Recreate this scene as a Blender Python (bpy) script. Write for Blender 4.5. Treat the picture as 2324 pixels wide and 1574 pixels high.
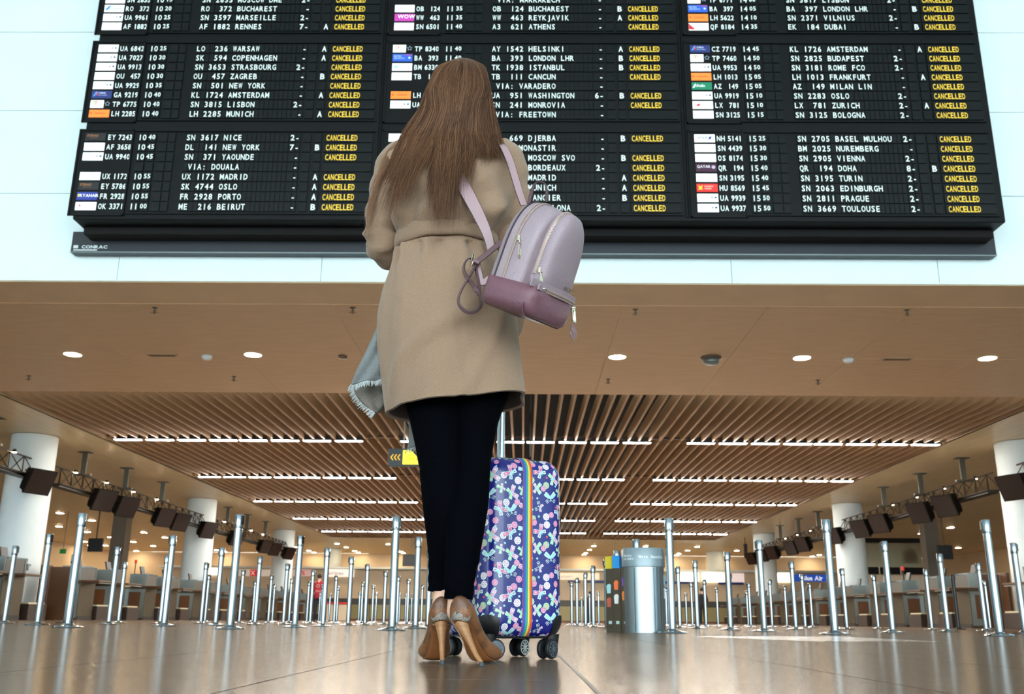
import bpy, bmesh, math, random
import numpy as np
from mathutils import Vector, Matrix, Quaternion
random.seed(7); rng = np.random.default_rng(7)
S = bpy.context.scene; COL = S.collection
for o in list(bpy.data.objects): bpy.data.objects.remove(o)
PI = math.pi
# ------------------------------------------------------------------ camera
FPX, CX, CY, CAMH = 2150.0, 1162.0, 787.0, 0.101
TH, YAW, ROLL = math.atan(620/FPX), .014, .009
_h = Vector((-math.sin(YAW), math.cos(YAW), 0)); _r = Vector((math.cos(YAW), math.sin(YAW), 0)); _z = Vector((0, 0, 1))
FW = _h*math.cos(TH)+_z*math.sin(TH); _u = _z*math.cos(TH)-_h*math.sin(TH)
RT = _r*math.cos(ROLL)+_u*math.sin(ROLL); UP = _u*math.cos(ROLL)-_r*math.sin(ROLL)
cam = bpy.data.cameras.new('camera'); co = bpy.data.objects.new('camera', cam); COL.objects.link(co)
m = Matrix.Identity(4)
for i in range(3): m[i][0] = RT[i]; m[i][1] = UP[i]; m[i][2] = -FW[i]
m[0][3], m[1][3], m[2][3] = 0, 0, CAMH
co.matrix_world = m; cam.sensor_width = 36; cam.lens = 36*FPX/2324; cam.clip_start = .02; cam.clip_end = 300
cam.dof.use_dof = True; cam.dof.focus_distance = 2.55; cam.dof.aperture_fstop = 9.0
S.camera = co
# ------------------------------------------------------------------ world, light, exposure
w = bpy.data.worlds.new('world'); S.world = w; w.use_nodes = True
bg = w.node_tree.nodes['Background']; bg.inputs[0].default_value = (.80, .94, 1.0, 1); bg.inputs[1].default_value = 8.5
S.view_settings.view_transform = 'Standard'; S.view_settings.look = 'None'
S.view_settings.gamma = 1; S.view_settings.use_curve_mapping = False; S.view_settings.exposure = .06
LAMP = 170.0      # strength of the hall's own ceiling lights
# ------------------------------------------------------------------ helpers
def P(px, py, Y):
    """world point on the plane y = Y seen at that place of the photograph"""
    d = RT*((px-CX)/FPX)+UP*((CY-py)/FPX)+FW; k = Y/d.y
    return Vector((d.x*k, Y, CAMH+d.z*k))
def PZ(px, py, Z):
    d = RT*((px-CX)/FPX)+UP*((CY-py)/FPX)+FW; k = (Z-CAMH)/d.z
    return Vector((d.x*k, d.y*k, Z))
def s2l(c):
    if isinstance(c, str): c = [int(c[i:i+2], 16)/255 for i in (0, 2, 4)]
    return [x/12.92 if x <= .04045 else ((x+.055)/1.055)**2.4 for x in c]
MATS = {}
def mat(name, c='808080', r=.5, metal=0, noise=0, nscale=20, bump=0, bscale=200, emit=0, stretch=(1, 1, 1), coat=0, sheen=0, alpha=1, trans=0, spec=.5, kind=None, c2=None):
    if name in MATS: return MATS[name]
    M = bpy.data.materials.new(name); M.use_nodes = True; N = M.node_tree.nodes; L = M.node_tree.links
    B = N['Principled BSDF']; col = s2l(c)
    B.inputs['Base Color'].default_value = (*col, 1); B.inputs['Roughness'].default_value = r; B.inputs['Metallic'].default_value = metal
    B.inputs['Specular IOR Level'].default_value = spec
    if coat: B.inputs['Coat Weight'].default_value = coat; B.inputs['Coat Roughness'].default_value = .1
    if sheen: B.inputs['Sheen Weight'].default_value = sheen; B.inputs['Sheen Roughness'].default_value = .5
    if trans: B.inputs['Transmission Weight'].default_value = trans
    if emit: B.inputs['Emission Color'].default_value = (*col, 1); B.inputs['Emission Strength'].default_value = emit
    if noise or bump or kind:
        tc = N.new('ShaderNodeTexCoord'); mp = N.new('ShaderNodeMapping'); mp.inputs['Scale'].default_value = stretch
        L.new(tc.outputs['Object'], mp.inputs[0])
    if noise:
        t = N.new('ShaderNodeTexNoise'); t.inputs['Scale'].default_value = nscale; t.inputs['Detail'].default_value = 5; L.new(mp.outputs[0], t.inputs[0])
        mx = N.new('ShaderNodeMix'); mx.data_type = 'RGBA'
        d = s2l(c2) if c2 else [x*(1-noise) for x in col]; e = [min(1, x*(1+noise)) for x in col] if not c2 else col
        mx.inputs[6].default_value = (*d, 1); mx.inputs[7].default_value = (*e, 1)
        cr = N.new('ShaderNodeMapRange'); cr.inputs[1].default_value = .3; cr.inputs[2].default_value = .7
        L.new(t.outputs[0], cr.inputs[0]); L.new(cr.outputs[0], mx.inputs[0]); L.new(mx.outputs[2], B.inputs['Base Color'])
        if emit: L.new(mx.outputs[2], B.inputs['Emission Color'])
    if bump:
        t2 = N.new('ShaderNodeTexNoise'); t2.inputs['Scale'].default_value = bscale; t2.inputs['Detail'].default_value = 3; L.new(mp.outputs[0], t2.inputs[0])
        bp = N.new('ShaderNodeBump'); bp.inputs['Strength'].default_value = bump; bp.inputs['Distance'].default_value = .002
        L.new(t2.outputs[0], bp.inputs['Height']); L.new(bp.outputs[0], B.inputs['Normal'])
    if kind == 'scales':
        v = N.new('ShaderNodeTexVoronoi'); v.feature = 'DISTANCE_TO_EDGE'; v.inputs['Scale'].default_value = nscale or 200; L.new(mp.outputs[0], v.inputs[0])
        t = N.new('ShaderNodeTexNoise'); t.inputs['Scale'].default_value = 22; L.new(mp.outputs[0], t.inputs[0])
        mr = N.new('ShaderNodeMapRange'); mr.inputs[1].default_value = .02; mr.inputs[2].default_value = .10; L.new(v.outputs[0], mr.inputs[0])
        mr2 = N.new('ShaderNodeMapRange'); mr2.inputs[1].default_value = .42; mr2.inputs[2].default_value = .6; L.new(t.outputs[0], mr2.inputs[0])
        a = N.new('ShaderNodeMix'); a.data_type = 'RGBA'; a.inputs[6].default_value = (*s2l(c), 1); a.inputs[7].default_value = (*s2l(c2), 1); L.new(mr2.outputs[0], a.inputs[0])
        b = N.new('ShaderNodeMix'); b.data_type = 'RGBA'; b.inputs[6].default_value = (*s2l('3c261a'), 1); L.new(mr.outputs[0], b.inputs[0]); L.new(a.outputs[2], b.inputs[7])
        L.new(b.outputs[2], B.inputs['Base Color'])
        bp = N.new('ShaderNodeBump'); bp.inputs['Strength'].default_value = .35; bp.inputs['Distance'].default_value = .001; L.new(mr.outputs[0], bp.inputs['Height']); L.new(bp.outputs[0], B.inputs['Normal'])
    MATS[name] = M; return M
def tag(o, label=None, cat=None, group=None, kind=None):
    for k, v in (('label', label), ('category', cat), ('group', group), ('kind', kind)):
        if v: o[k] = v
    return o
def empty(name, loc=(0, 0, 0), label=None, cat=None, group=None, kind=None, rz=0, parent=None):
    o = bpy.data.objects.new(name, None); COL.objects.link(o); o.location = loc; o.rotation_euler.z = rz; o.empty_display_size = .1
    if parent: o.parent = parent
    return tag(o, label, cat, group, kind)
def copy_tree(o, parent=None):
    c = o.copy(); COL.objects.link(c); c.parent = parent
    for ch in list(o.children):
        copy_tree(ch, c)
    return c
class MB:
    def __init__(s): s.v = []; s.f = []; s.m = []; s.n = 0; s.cur = 0
    def add(s, verts, faces):
        s.v.extend(tuple(p) for p in verts); s.f.extend(tuple(i+s.n for i in f) for f in faces); s.m.extend([s.cur]*len(faces)); s.n += len(verts); return s
    def box(s, c, d, R=None, bev=0):
        x, y, z = d[0]/2, d[1]/2, d[2]/2; c = Vector(c)
        if bev:
            b = bev; vs = []; bm = bmesh.new(); bmesh.ops.create_cube(bm, size=1)
            for v in bm.verts: v.co = Vector((v.co.x*d[0], v.co.y*d[1], v.co.z*d[2]))
            bmesh.ops.bevel(bm, geom=bm.edges[:], offset=b, segments=2, affect='EDGES', profile=.5)
            bm.verts.index_update(); vs = [v.co.copy() for v in bm.verts]; fs = [[v.index for v in f.verts] for f in bm.faces]; bm.free()
        else:
            vs = [Vector((i, j, k)) for i in (-x, x) for j in (-y, y) for k in (-z, z)]
            fs = [(0, 1, 3, 2), (4, 6, 7, 5), (0, 4, 5, 1), (2, 3, 7, 6), (0, 2, 6, 4), (1, 5, 7, 3)]
        if R: vs = [R @ v for v in vs]
        return s.add([v+c for v in vs], fs)
    def loft(s, rings, caps=True, closed=True):
        n = len(rings[0]); vs = [p for r in rings for p in r]; fs = []
        for i in range(len(rings)-1):
            for j in range(n if closed else n-1):
                k = (j+1) % n; fs.append((i*n+j, i*n+k, (i+1)*n+k, (i+1)*n+j))
        if caps: fs.append(tuple(range(n))[::-1]); fs.append(tuple((len(rings)-1)*n+j for j in range(n)))
        return s.add(vs, fs)
    def tube(s, path, r, seg=8, caps=True, flat=1.0, up=None):
        path = [Vector(p) for p in path]; n = len(path); rr = r if isinstance(r, (list, tuple)) else [r]*n; rings = []; a = None
        for i in range(n):
            t = (path[min(i+1, n-1)]-path[max(i-1, 0)]).normalized()
            if a is None:
                a = Vector(up) if up else (Vector((1, 0, 0)) if abs(t.x) < .9 else Vector((0, 1, 0)))
            a = (a-t*a.dot(t)).normalized(); b = t.cross(a)
            rings.append([path[i]+(a*math.cos(2*PI*k/seg)+b*math.sin(2*PI*k/seg)*flat)*rr[i] for k in range(seg)])
        return s.loft(rings, caps)
    def ribbon(s, path, normals, w, th):
        """flat strap: path points, surface normals, width, thickness"""
        path = [Vector(p) for p in path]; n = len(path); rings = []
        for i in range(n):
            t = (path[min(i+1, n-1)]-path[max(i-1, 0)]).normalized(); nn = Vector(normals[i] if isinstance(normals, list) else normals)
            nn = (nn-t*nn.dot(t)).normalized(); b = t.cross(nn); ww = w[i] if isinstance(w, list) else w
            rings.append([path[i]+b*ww/2+nn*th/2*.6, path[i]+b*ww/2*.93+nn*th/2, path[i]-b*ww/2*.93+nn*th/2, path[i]-b*ww/2+nn*th/2*.6, path[i]-b*ww/2-nn*th/2, path[i]+b*ww/2-nn*th/2])
        return s.loft(rings)
    def cyl(s, c, r, h, seg=24, r2=None, bev=0, axis=None):
        c = Vector(c); r2 = r if r2 is None else r2
        pr = [(r, 0), (r2, h)] if not bev else [(r-bev, 0), (r, bev), (r2, h-bev), (r2-bev, h)]
        M = Quaternion((0, 0, 1), 0).to_matrix() if axis is None else Vector((0, 0, 1)).rotation_difference(Vector(axis)).to_matrix()
        return s.loft([[c+M @ Vector((q*math.cos(2*PI*k/seg), q*math.sin(2*PI*k/seg), z)) for k in range(seg)] for q, z in pr])
    def lathe(s, c, prof, seg=24, M=None):
        c = Vector(c)
        return s.loft([[c+(M @ Vector((q*math.cos(2*PI*k/seg), q*math.sin(2*PI*k/seg), z)) if M else Vector((q*math.cos(2*PI*k/seg), q*math.sin(2*PI*k/seg), z))) for k in range(seg)] for q, z in prof])
    def prism(s, pts, d, M=None):
        """extrude 2-D outline (x,z) along y by d; M maps to place"""
        n = len(pts); vs = [Vector((x, 0, z)) for x, z in pts]+[Vector((x, d, z)) for x, z in pts]
        if M: vs = [M @ v for v in vs]
        return s.add(vs, [tuple(range(n)), tuple(range(n, 2*n))[::-1]]+[(i, i+n, (i+1) % n+n, (i+1) % n) for i in range(n)])
    def mesh(s, name, mats, smooth=False):
        me = bpy.data.meshes.new(name); me.from_pydata(s.v, [], s.f)
        for q in (mats if isinstance(mats, (list, tuple)) else [mats]): me.materials.append(q)
        me.polygons.foreach_set('material_index', s.m)
        if smooth: me.polygons.foreach_set('use_smooth', [True]*len(s.f))
        me.update(); return me
    def build(s, name, mats, parent=None, smooth=False, fix=True, auto=None, bevel=0, subsurf=0):
        me = s.mesh(name, mats, smooth)
        if fix:
            bm = bmesh.new(); bm.from_mesh(me); bmesh.ops.recalc_face_normals(bm, faces=bm.faces[:]); bm.to_mesh(me); bm.free()
        o = bpy.data.objects.new(name, me); COL.objects.link(o)
        if parent: o.parent = parent
        if auto: me.shade_smooth() if hasattr(me, 'shade_smooth') else None; me.set_sharp_from_angle(angle=auto)
        if subsurf:
            q = o.modifiers.new('sub', 'SUBSURF'); q.levels = subsurf; q.render_levels = subsurf
        return o
def inst(name, me, parent, loc=(0, 0, 0), rz=0):
    o = bpy.data.objects.new(name, me); COL.objects.link(o); o.location = loc; o.rotation_euler.z = rz
    if parent: o.parent = parent
    return o
def cr(pts, n):
    """Catmull-Rom through points (tuples of any length), n samples per span"""
    p = [np.array(q, float) for q in pts]; p = [2*p[0]-p[1]]+p+[2*p[-1]-p[-2]]; out = []
    for i in range(1, len(p)-2):
        for k in range(n):
            t = k/n; out.append(.5*((2*p[i])+(-p[i-1]+p[i+1])*t+(2*p[i-1]-5*p[i]+4*p[i+1]-p[i+2])*t*t+(-p[i-1]+3*p[i]-3*p[i+1]+p[i+2])*t**3))
    out.append(p[-2]); return out
# lettering: one small mesh per character, gathered into one mesh per text
_GL = {}
def glyph(ch, bold):
    k = (ch, bold)
    if k not in _GL:
        cu = bpy.data.curves.new('g', 'FONT'); cu.body = ch; cu.size = 1; cu.offset = bold; cu.resolution_u = 2
        ob = bpy.data.objects.new('g', cu); me = ob.to_mesh()
        vs = [v.co.copy() for v in me.vertices]; fs = [tuple(p.vertices) for p in me.polygons]; ob.to_mesh_clear()
        bpy.data.objects.remove(ob); bpy.data.curves.remove(cu)
        x0 = min([v.x for v in vs] or [0]); x1 = max([v.x for v in vs] or [.3]); _GL[k] = (vs, fs, x0, x1)
    return _GL[k]
def text(mb, s, x, y, z, h, pitch=None, sx=1.0, bold=.02, shear=0, M=None, gap=.07):
    """letters in the xz plane facing -y; fixed pitch if given, else proportional; M maps local points"""
    sc = h/.70; cx = x
    for ch in s:
        if ch == ' ':
            cx += pitch if pitch else h*.45*sx; continue
        vs, fs, x0, x1 = glyph(ch, bold)
        if pitch: k = min(sx, pitch*.84/((x1-x0)*sc)) if ch not in 'I1-:' else sx; ox = cx+pitch/2-(x0+x1)/2*sc*k
        else: k = sx; ox = cx-x0*sc*k
        pts = [Vector((ox+v.x*sc*k+v.y*sc*shear, y, z+v.y*sc)) for v in vs]
        if M: pts = [M @ p for p in pts]
        mb.add(pts, fs); cx = cx+pitch if pitch else ox+x1*sc*k+h*gap
    return cx
# ------------------------------------------------------------------ materials
def stone_mat():
    M = mat('floor_stone', '6a584a', .24, noise=.10, nscale=3.5, spec=.22)
    N = M.node_tree.nodes; L = M.node_tree.links; B = N['Principled BSDF']
    tc = N.new('ShaderNodeTexCoord'); mp = N.new('ShaderNodeMapping'); mp.inputs['Scale'].default_value = (1.2, 22, 1); L.new(tc.outputs['Object'], mp.inputs[0])
    t = N.new('ShaderNodeTexNoise'); t.inputs['Scale'].default_value = 5; t.inputs['Detail'].default_value = 8; t.inputs['Roughness'].default_value = .7; L.new(mp.outputs[0], t.inputs[0])
    mr = N.new('ShaderNodeMapRange'); mr.inputs[1].default_value = .3; mr.inputs[2].default_value = .7; mr.inputs[3].default_value = .13; mr.inputs[4].default_value = .20; L.new(t.outputs[0], mr.inputs[0]); L.new(mr.outputs[0], B.inputs['Roughness'])
    bp = N.new('ShaderNodeBump'); bp.inputs['Strength'].default_value = .08; bp.inputs['Distance'].default_value = .001; L.new(t.outputs[0], bp.inputs['Height']); L.new(bp.outputs[0], B.inputs['Normal'])
    # polished stone: a matt body under a thin worn polish of even strength
    B.inputs['Specular IOR Level'].default_value = 0; B.inputs['Roughness'].default_value = .9
    for l in list(B.inputs['Roughness'].links): L.remove(l)
    G = N.new('ShaderNodeBsdfGlossy'); G.inputs['Color'].default_value = (.92, .86, .80, 1); L.new(mr.outputs[0], G.inputs['Roughness']); L.new(bp.outputs[0], G.inputs['Normal'])
    X = N.new('ShaderNodeMixShader'); X.inputs[0].default_value = .33; L.new(B.outputs[0], X.inputs[1]); L.new(G.outputs[0], X.inputs[2]); L.new(X.outputs[0], N['Material Output'].inputs['Surface'])
    return M
m_floor = stone_mat()
m_grout = mat('floor_joint', '4a4038', .6)
m_white = mat('white_panel', 'e2f2f2', .45, noise=.02, nscale=1)
m_plaster = mat('white_plaster', 'e0eaec', .6, noise=.03, nscale=2)
m_cream = mat('cream_wall', 'd6c2a6', .6, noise=.03, nscale=1)
m_wood = mat('soffit_wood', 'dcb890', .5, noise=.05, nscale=1.6, stretch=(1, 4, 1))
m_wood_lit = mat('side_ceiling_lit_wood', 'e6ceA4', .36, noise=.09, nscale=1.2, stretch=(6, .6, 1), spec=.6)  # same panels as the soffit, downlight brightness put into a paler tone
m_slat = mat('slat_wood', 'ae8c68', .5, noise=.10, nscale=3, stretch=(2, .5, 1))
m_void = mat('black_void', '0b0908', .9)
m_dark = mat('dark_metal', '1d1a18', .45)
m_black = mat('black_plastic', '101114', .4)
m_rubber = mat('black_rubber', '16181c', .55, bump=.2)
m_chrome = mat('chrome', 'a4aeb6', .10, metal=1)
m_steel = mat('brushed_steel', '5c5446', .38, metal=.75, noise=.06, nscale=2, stretch=(30, 30, 1))
m_steelw = mat('pale_steel', '808a8a', .4, metal=.55)
m_brown = mat('brown_laminate', '5a3a20', .4, noise=.08, nscale=4)
m_fascia = mat('grey_fascia', '55524c', .45)
m_truss = mat('truss_paint', '352c20', .45, metal=.2)
m_lamp = mat('lamp_diffuser', 'fff8ec', .5, emit=LAMP)
m_lampw = mat('downlight_glow', 'ffe6bd', .5, emit=LAMP*1.1)
m_board = mat('board_shell', '070b0c', .5, noise=.05, nscale=2, spec=.2)
m_flap = mat('flap_black', '0a1011', .45, spec=.22)
m_inset = mat('board_inset', '040506', .5, spec=.2)
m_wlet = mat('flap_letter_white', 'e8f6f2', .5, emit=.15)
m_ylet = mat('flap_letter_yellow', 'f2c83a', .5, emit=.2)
m_glass = mat('dark_glass', '2a2620', .12, spec=.8)
# ------------------------------------------------------------------ floor
ZC = 5.0; DW = 13.48
fl = MB(); fl.box((0, 30, -.034), (64, 116, .06)); floor = fl.build('floor', m_grout); floor['kind'] = 'structure'
TP = .54; tx0 = .11; ty0 = 2.31; g = .0022
tb = MB(); tb.box((0, 0, -.0025), (TP-g*2, TP-g*2, .005)); tile_me = tb.mesh('tile', m_floor)
near = set()
for j in range(-3, 14):
    for i in range(-9, 8):
        if len(near) < 290:
            near.add((i, j)); inst('tile', tile_me, floor, (tx0+(i+.5)*TP, ty0+(j+.5)*TP, 0))
fb = MB(); vs = []; fs = []
for j in range(-52, 135):
    for i in range(-57, 57):
        if (i, j) in near: continue
        x, y, h = tx0+(i+.5)*TP, ty0+(j+.5)*TP, TP/2-g; n = len(vs)
        vs += [(x-h, y-h, 0), (x+h, y-h, 0), (x+h, y+h, 0), (x-h, y+h, 0)]; fs.append((n, n+1, n+2, n+3))
fb.add(vs, fs); o = fb.build('floor_tiles', m_floor, floor, fix=False); o['kind'] = 'stuff'
# the double brass joint that runs past the suitcase, and a dark inlay strip
jb = MB(); jb.box((tx0, 12, .0004), (.007, 30, .001)); o = jb.build('trim_1', mat('joint_metal', '45413b', .4)); o['kind'] = 'structure'
ib = MB(); a = PZ(1560, 1443, 0); b = PZ(1900, 1443.5, 0); c = PZ(2140, 1455.5, 0); d = PZ(1850, 1455, 0); e = PZ(1700, 1449, 0)
ib.add([Vector((q.x, q.y, .0008)) for q in (a, b, c, d, e)], [(0, 1, 2, 3, 4)]); o = ib.build('trim_2', mat('dark_inlay', '4d4640', .25)); o['kind'] = 'structure'
# ------------------------------------------------------------------ front wall of white panels over the opening
wf = empty('wall_front', (0, DW, ZC), kind='structure')
wb = MB(); wb.box((0, .32, 5.0), (64, .5, 10)); wb.build('wall_backing', mat('panel_joint', 'b9c4c2', .7), wf)
PW, PH = 3.11, 1.45; x0 = PZ(265, 600, 5.2).x*0-6.21
pb = MB(); pb.box((0, 0, 0), (PW-.008, .06, PH-.008), bev=.002); pme = pb.mesh('panel', m_white)
for i in range(-8, 12):
    for k in range(7): inst('panel', pme, wf, (x0+PW*(i+.5), .035, PH*(k+.5)))
# underside of the wall: first strip of the soffit, then the wide soffit panels
cs = empty('ceiling', (0, 0, ZC), kind='structure')
b = MB(); b.box((0, DW+.535, .044), (64, 1.0, .10)); b.build('soffit_edge', mat('soffit_edge', 'e2c098', .5, noise=.05, nscale=1.5), cs)
sp = MB(); sp.box((0, 0, 0), (2.35-.006, 3.11, .06), bev=.002); spm = sp.mesh('soffit_panel', m_wood)
for i in range(-13, 14):
    for j in range(2): inst('soffit_panel', spm, cs, (i*2.35+.4, DW+1.03+3.125*(j+.5)+.01, .02))
SX0, SX1, SY0, SY1 = -12.05, 11.85, 20.86, 60.1
b = MB(); b.box((0, 47.9, 1.6), (64, 54.1, .1)); b.build('plenum', m_void, cs)
b = MB(); b.box(((SX0-32)/2, 47.9, .03), (SX0+32, 54.1, .06)); b.box(((SX1+32)/2, 47.9, .03), (32-SX1, 54.1, .06)); b.box(((SX0+SX1)/2, (SY1+75)/2, .03), (SX1-SX0, 75-SY1, .06)); b.build('side_ceiling', m_wood_lit, cs)
b = MB()
for xx in (SX0-.03, SX1+.03): b.box((xx, (SY0+SY1)/2, .3), (.06, SY1-SY0, .6))
b.box((0, SY1+.03, .3), (SX1-SX0, .06, .6)); b.box((0, SY0-.03, .35), (SX1-SX0, .06, .55)); b.build('slat_edge_board', m_wood, cs)
# slats, one by one between the rows of lights
RY = [26.63, 33.94, 41.22, 48.5, 55.65]; ys = [SY0]+RY+[SY1]; pitch = .2975; nsl = int((SX1-SX0)/pitch)
far = MB()
for k in range(6):
    ya, yb = ys[k]+(.10 if k else 0), ys[k+1]-.10
    sm = MB(); sm.box((0, (ya+yb)/2, .15), (.055, yb-ya, .30)); sme = sm.mesh('slat', m_slat)
    for i in range(nsl+1):
        x = SX0+.12+i*pitch
        if k < 3: inst('slat', sme, cs, (x, 0, 0))
        else: far.box((x, (ya+yb)/2, .15), (.055, yb-ya, .30))
o = far.build('slat', m_slat, cs, fix=False); o['kind'] = 'stuff'
# light rows
ORD = ['first', 'second', 'third', 'fourth', 'fifth', 'sixth', 'seventh', 'eighth', 'ninth', 'tenth', 'eleventh', 'twelfth', 'thirteenth', 'fourteenth', 'fifteenth', 'sixteenth']
GRP = ['left', 'middle', 'right']
hb = MB(); hb.box((0, 0, .045), (.80, .13, .05)); hb.box((0, -.070, .012), (.80, .012, .065)); hb.box((0, .070, .012), (.80, .012, .065)); hb.box((-.397, 0, .012), (.012, .13, .065)); hb.box((.397, 0, .012), (.012, .13, .065)); hme = hb.mesh('housing', m_dark)
db = MB()
db.loft([[Vector((sx*(.385-q)+0, sy*.062*c, -.0+z)) for sx, sy, c in ((-1, -1, 1), (1, -1, 1), (1, 1, 1), (-1, 1, 1))] for q, z in ((0, .02), (0, -.018), (.012, -.034))]); dme = db.mesh('diffuser', m_lamp)
g0 = [-11.72, -3.52, 4.62]
for r, y in enumerate(RY):
    rb = MB(); rb.box(((SX0+SX1)/2, y, .10), (SX1-SX0, .10, .06)); rb.build('light_rail', m_brown, cs)
    for gi, gx in enumerate(g0):
        for k in range(8):
            x = gx+.39+k*.913-(.06 if k > 3 else 0)
            t = empty('strip_light', (x, y, ZC-.01), f'white strip light, {ORD[k]} of eight, {GRP[gi]} group, {ORD[r]} row from the soffit', 'light', 'strip lights between the slats')
            inst('housing', hme, t); inst('diffuser', dme, t)
# far wall, side walls, the unseen front hall behind the camera, shaped for its daylight
def wall(name, c, d, mt): b = MB(); b.box(c, d); o = b.build(name, mt); o['kind'] = 'structure'; return o
wall('wall_back', (0, 75.1, 2.5), (64, .2, 5), m_cream)
for nm, xx in (('wall_left', -32.1), ('wall_right', 32.1)): wall(nm, (xx, 48.3, 7), (.2, 69.2, 14.2), m_cream); wall(nm+'_entrance', (xx, -7.2, 7), (.2, 41.6, 14.2), m_white)  # unseen front stretches are white to bounce more daylight to the soffit
wall('ceiling_entrance', (0, -7.2, 14.2), (64, 41.8, .3), m_plaster)  # unseen roof, carried up to the wall so daylight comes in level
wn = empty('window_unseen', (0, -28, 0), kind='structure'); b = MB()  # unseen glazed front, its dark mullions added to streak the chrome reflections
for i in range(-16, 17): b.box((i*2, 0, 7), (.16, .3, 14))
for z in (.1, 2.8, 5.6, 8.4, 11.2, 13.9): b.box((0, 0, z), (64, .12, .2))
b.build('unseen_window_frame', mat('facade_steel', '3a4044', .5), wn)
# ------------------------------------------------------------------ soffit fittings
dl = MB(); dl.lathe((0, 0, 0), [(.17, .02), (.185, 0), (.185, -.012), (.16, -.014), (.155, .0)], 28); dlm = dl.mesh('trim_ring', mat('ring_white', 'e8ded0', .4))
dd = MB(); dd.cyl((0, 0, -.004), .155, .02, 28); ddm = dd.mesh('lamp', m_lampw)
for i, p in enumerate([(165, 803), (574, 804), (1401, 809), (1820, 811), (2241, 812), (988, 806)]):
    q = PZ(*p, ZC-.01); t = empty('downlight', (q.x, q.y, ZC-.01), ['round soffit downlight farthest out towards the left wall, above the column', 'round soffit downlight left of the woman, beside the white dome', 'round soffit downlight just right of the backpack', 'round soffit downlight right of the grey ceiling box', 'round soffit downlight farthest out towards the right wall', 'round soffit downlight behind the woman in the beige coat'][i], 'light', 'round soffit downlights')
    inst('trim_ring', dlm, t); inst('lamp', ddm, t)
m_grey = mat('sprinkler_grey', '6a5c4c', .4, metal=.4)
sb = MB(); sb.lathe((0, 0, 0), [(.05, .0), (.05, -.008), (.014, -.012), (.012, -.05), (.03, -.055), (.03, -.062)], 14); sb.box((0, 0, -.08), (.12, .012, .008)); sb.cyl((0, 0, -.1), .02, .02, 8); sme = sb.mesh('sprinkler', m_grey, True)
for i, (p, l) in enumerate([((352, 698), 'grey ceiling sprinkler high left, close to the white wall'), ((1442, 702), 'grey ceiling sprinkler close to the white wall, right of the backpack'), ((2058, 703), 'grey ceiling sprinkler close to the white wall, above the far right downlight'), ((66, 852), 'small ceiling sprinkler by the slats near the left edge of the view'), ((531, 854), 'small ceiling sprinkler by the slats, below the second downlight from the left'), ((1380, 860), 'small ceiling sprinkler by the slats, right of the coat'), ((1856, 862), 'small ceiling sprinkler by the slats, below the fourth visible downlight'), ((801, 698), 'tiny ceiling sprinkler left of the coat, close to the white wall')]):
    q = PZ(*p, ZC-.01); tag(inst('sprinkler', sme, None, (q.x, q.y, ZC-.01)), l, 'sprinkler', 'ceiling sprinklers')
for p, l in (((368, 802), 'flat brown slot vent in the soffit left of the white dome'), ((2035, 811), 'flat brown slot vent in the soffit beside the far right downlight')):
    q = PZ(*p, ZC); t = empty('slot_vent', (q.x, q.y, ZC), l, 'vent', 'soffit slot vents'); b = MB(); b.box((0, 0, -.02), (.58, .14, .03), bev=.006); b.build('frame', mat('vent_brown', 'b89470', .45), t)
    b = MB(); [b.box((0, yy, -.04), (.50, .012, .012)) for yy in (-.04, 0, .04)]; b.build('grille', mat('vent_dark', '7a5c40', .5), t)
for p, l in (((470, 806), 'white smoke detector dome left of the woman'), ((1925, 813), 'white smoke detector dome right of the fourth visible downlight')):
    q = PZ(*p, ZC); b = MB(); b.lathe((0, 0, 0), [(.10, 0), (.10, -.03), (.085, -.06), (.05, -.08), (.01, -.085)], 20); o = b.build('smoke_detector', m_plaster, smooth=True); o.location = (q.x, q.y, ZC-.01); tag(o, l, 'detector', 'smoke detectors')
q = PZ(778, 806, ZC); b = MB(); b.lathe((0, 0, 0), [(.085, 0), (.085, -.04), (.06, -.055), (.01, -.06)], 20); o = b.build('ceiling_speaker', m_grey, smooth=True); o.location = (q.x, q.y, ZC-.01); tag(o, 'small brown-grey round speaker in the soffit left of the coat', 'speaker')
q = PZ(1613, 809, ZC); t = empty('ceiling_box', (q.x, q.y, ZC-.01), 'grey round camera housing hanging from the soffit between two downlights', 'camera'); b = MB(); b.lathe((0, 0, 0), [(.2, 0), (.2, -.03), (.15, -.05)], 24); b.build('mount_plate', m_grey, t, True); b = MB(); b.lathe((0, 0, -.04), [(.15, 0), (.155, -.07), (.12, -.10), (.03, -.11)], 24); b.build('cover', m_steelw, t, True)
# lights of the side ceilings
rl = MB(); rl.box((0, 0, .0), (.34, .34, .03), bev=.006); rlm = rl.mesh('frame', m_dark); rd = MB(); rd.box((0, 0, -.015), (.27, .27, .012)); rdm = rd.mesh('diffuser', m_lampw)
def c1(x, y): return (x/2.971, 940+y/2.971)
def c2(x, y): return (440+x/4.254, 1100+y/4.254)
def c3(x, y): return (1270+x/4.385, 1150+y/4.385)
def c4(x, y): return (1700+x/3.349, 1000+y/3.349)
side = [c1(405, 662), c1(620, 712), c1(398, 753), c1(805, 755), c1(590, 790), c1(970, 793), c1(1113, 827), c1(900, 857), c1(388, 880), c1(712, 881), c1(1034, 884), c1(847, 906), c1(940, 922), c1(745, 825), c1(570, 855)]
side += [c2(222, 625), c2(326, 648), c2(1110, 632), c2(1180, 655), c2(1383, 563), c2(1472, 600), c2(1552, 635), c2(1608, 658), c2(1875, 568), c2(1998, 640), c2(2037, 663), c2(992, 596)]
side += [c3(340, 385), c3(298, 422), c3(260, 456), c3(235, 480), c3(855, 388), c3(1370, 392), c3(1273, 430), c3(1186, 462), c3(1763, 432), c3(1575, 490), c3(1140, 487)]
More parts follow.
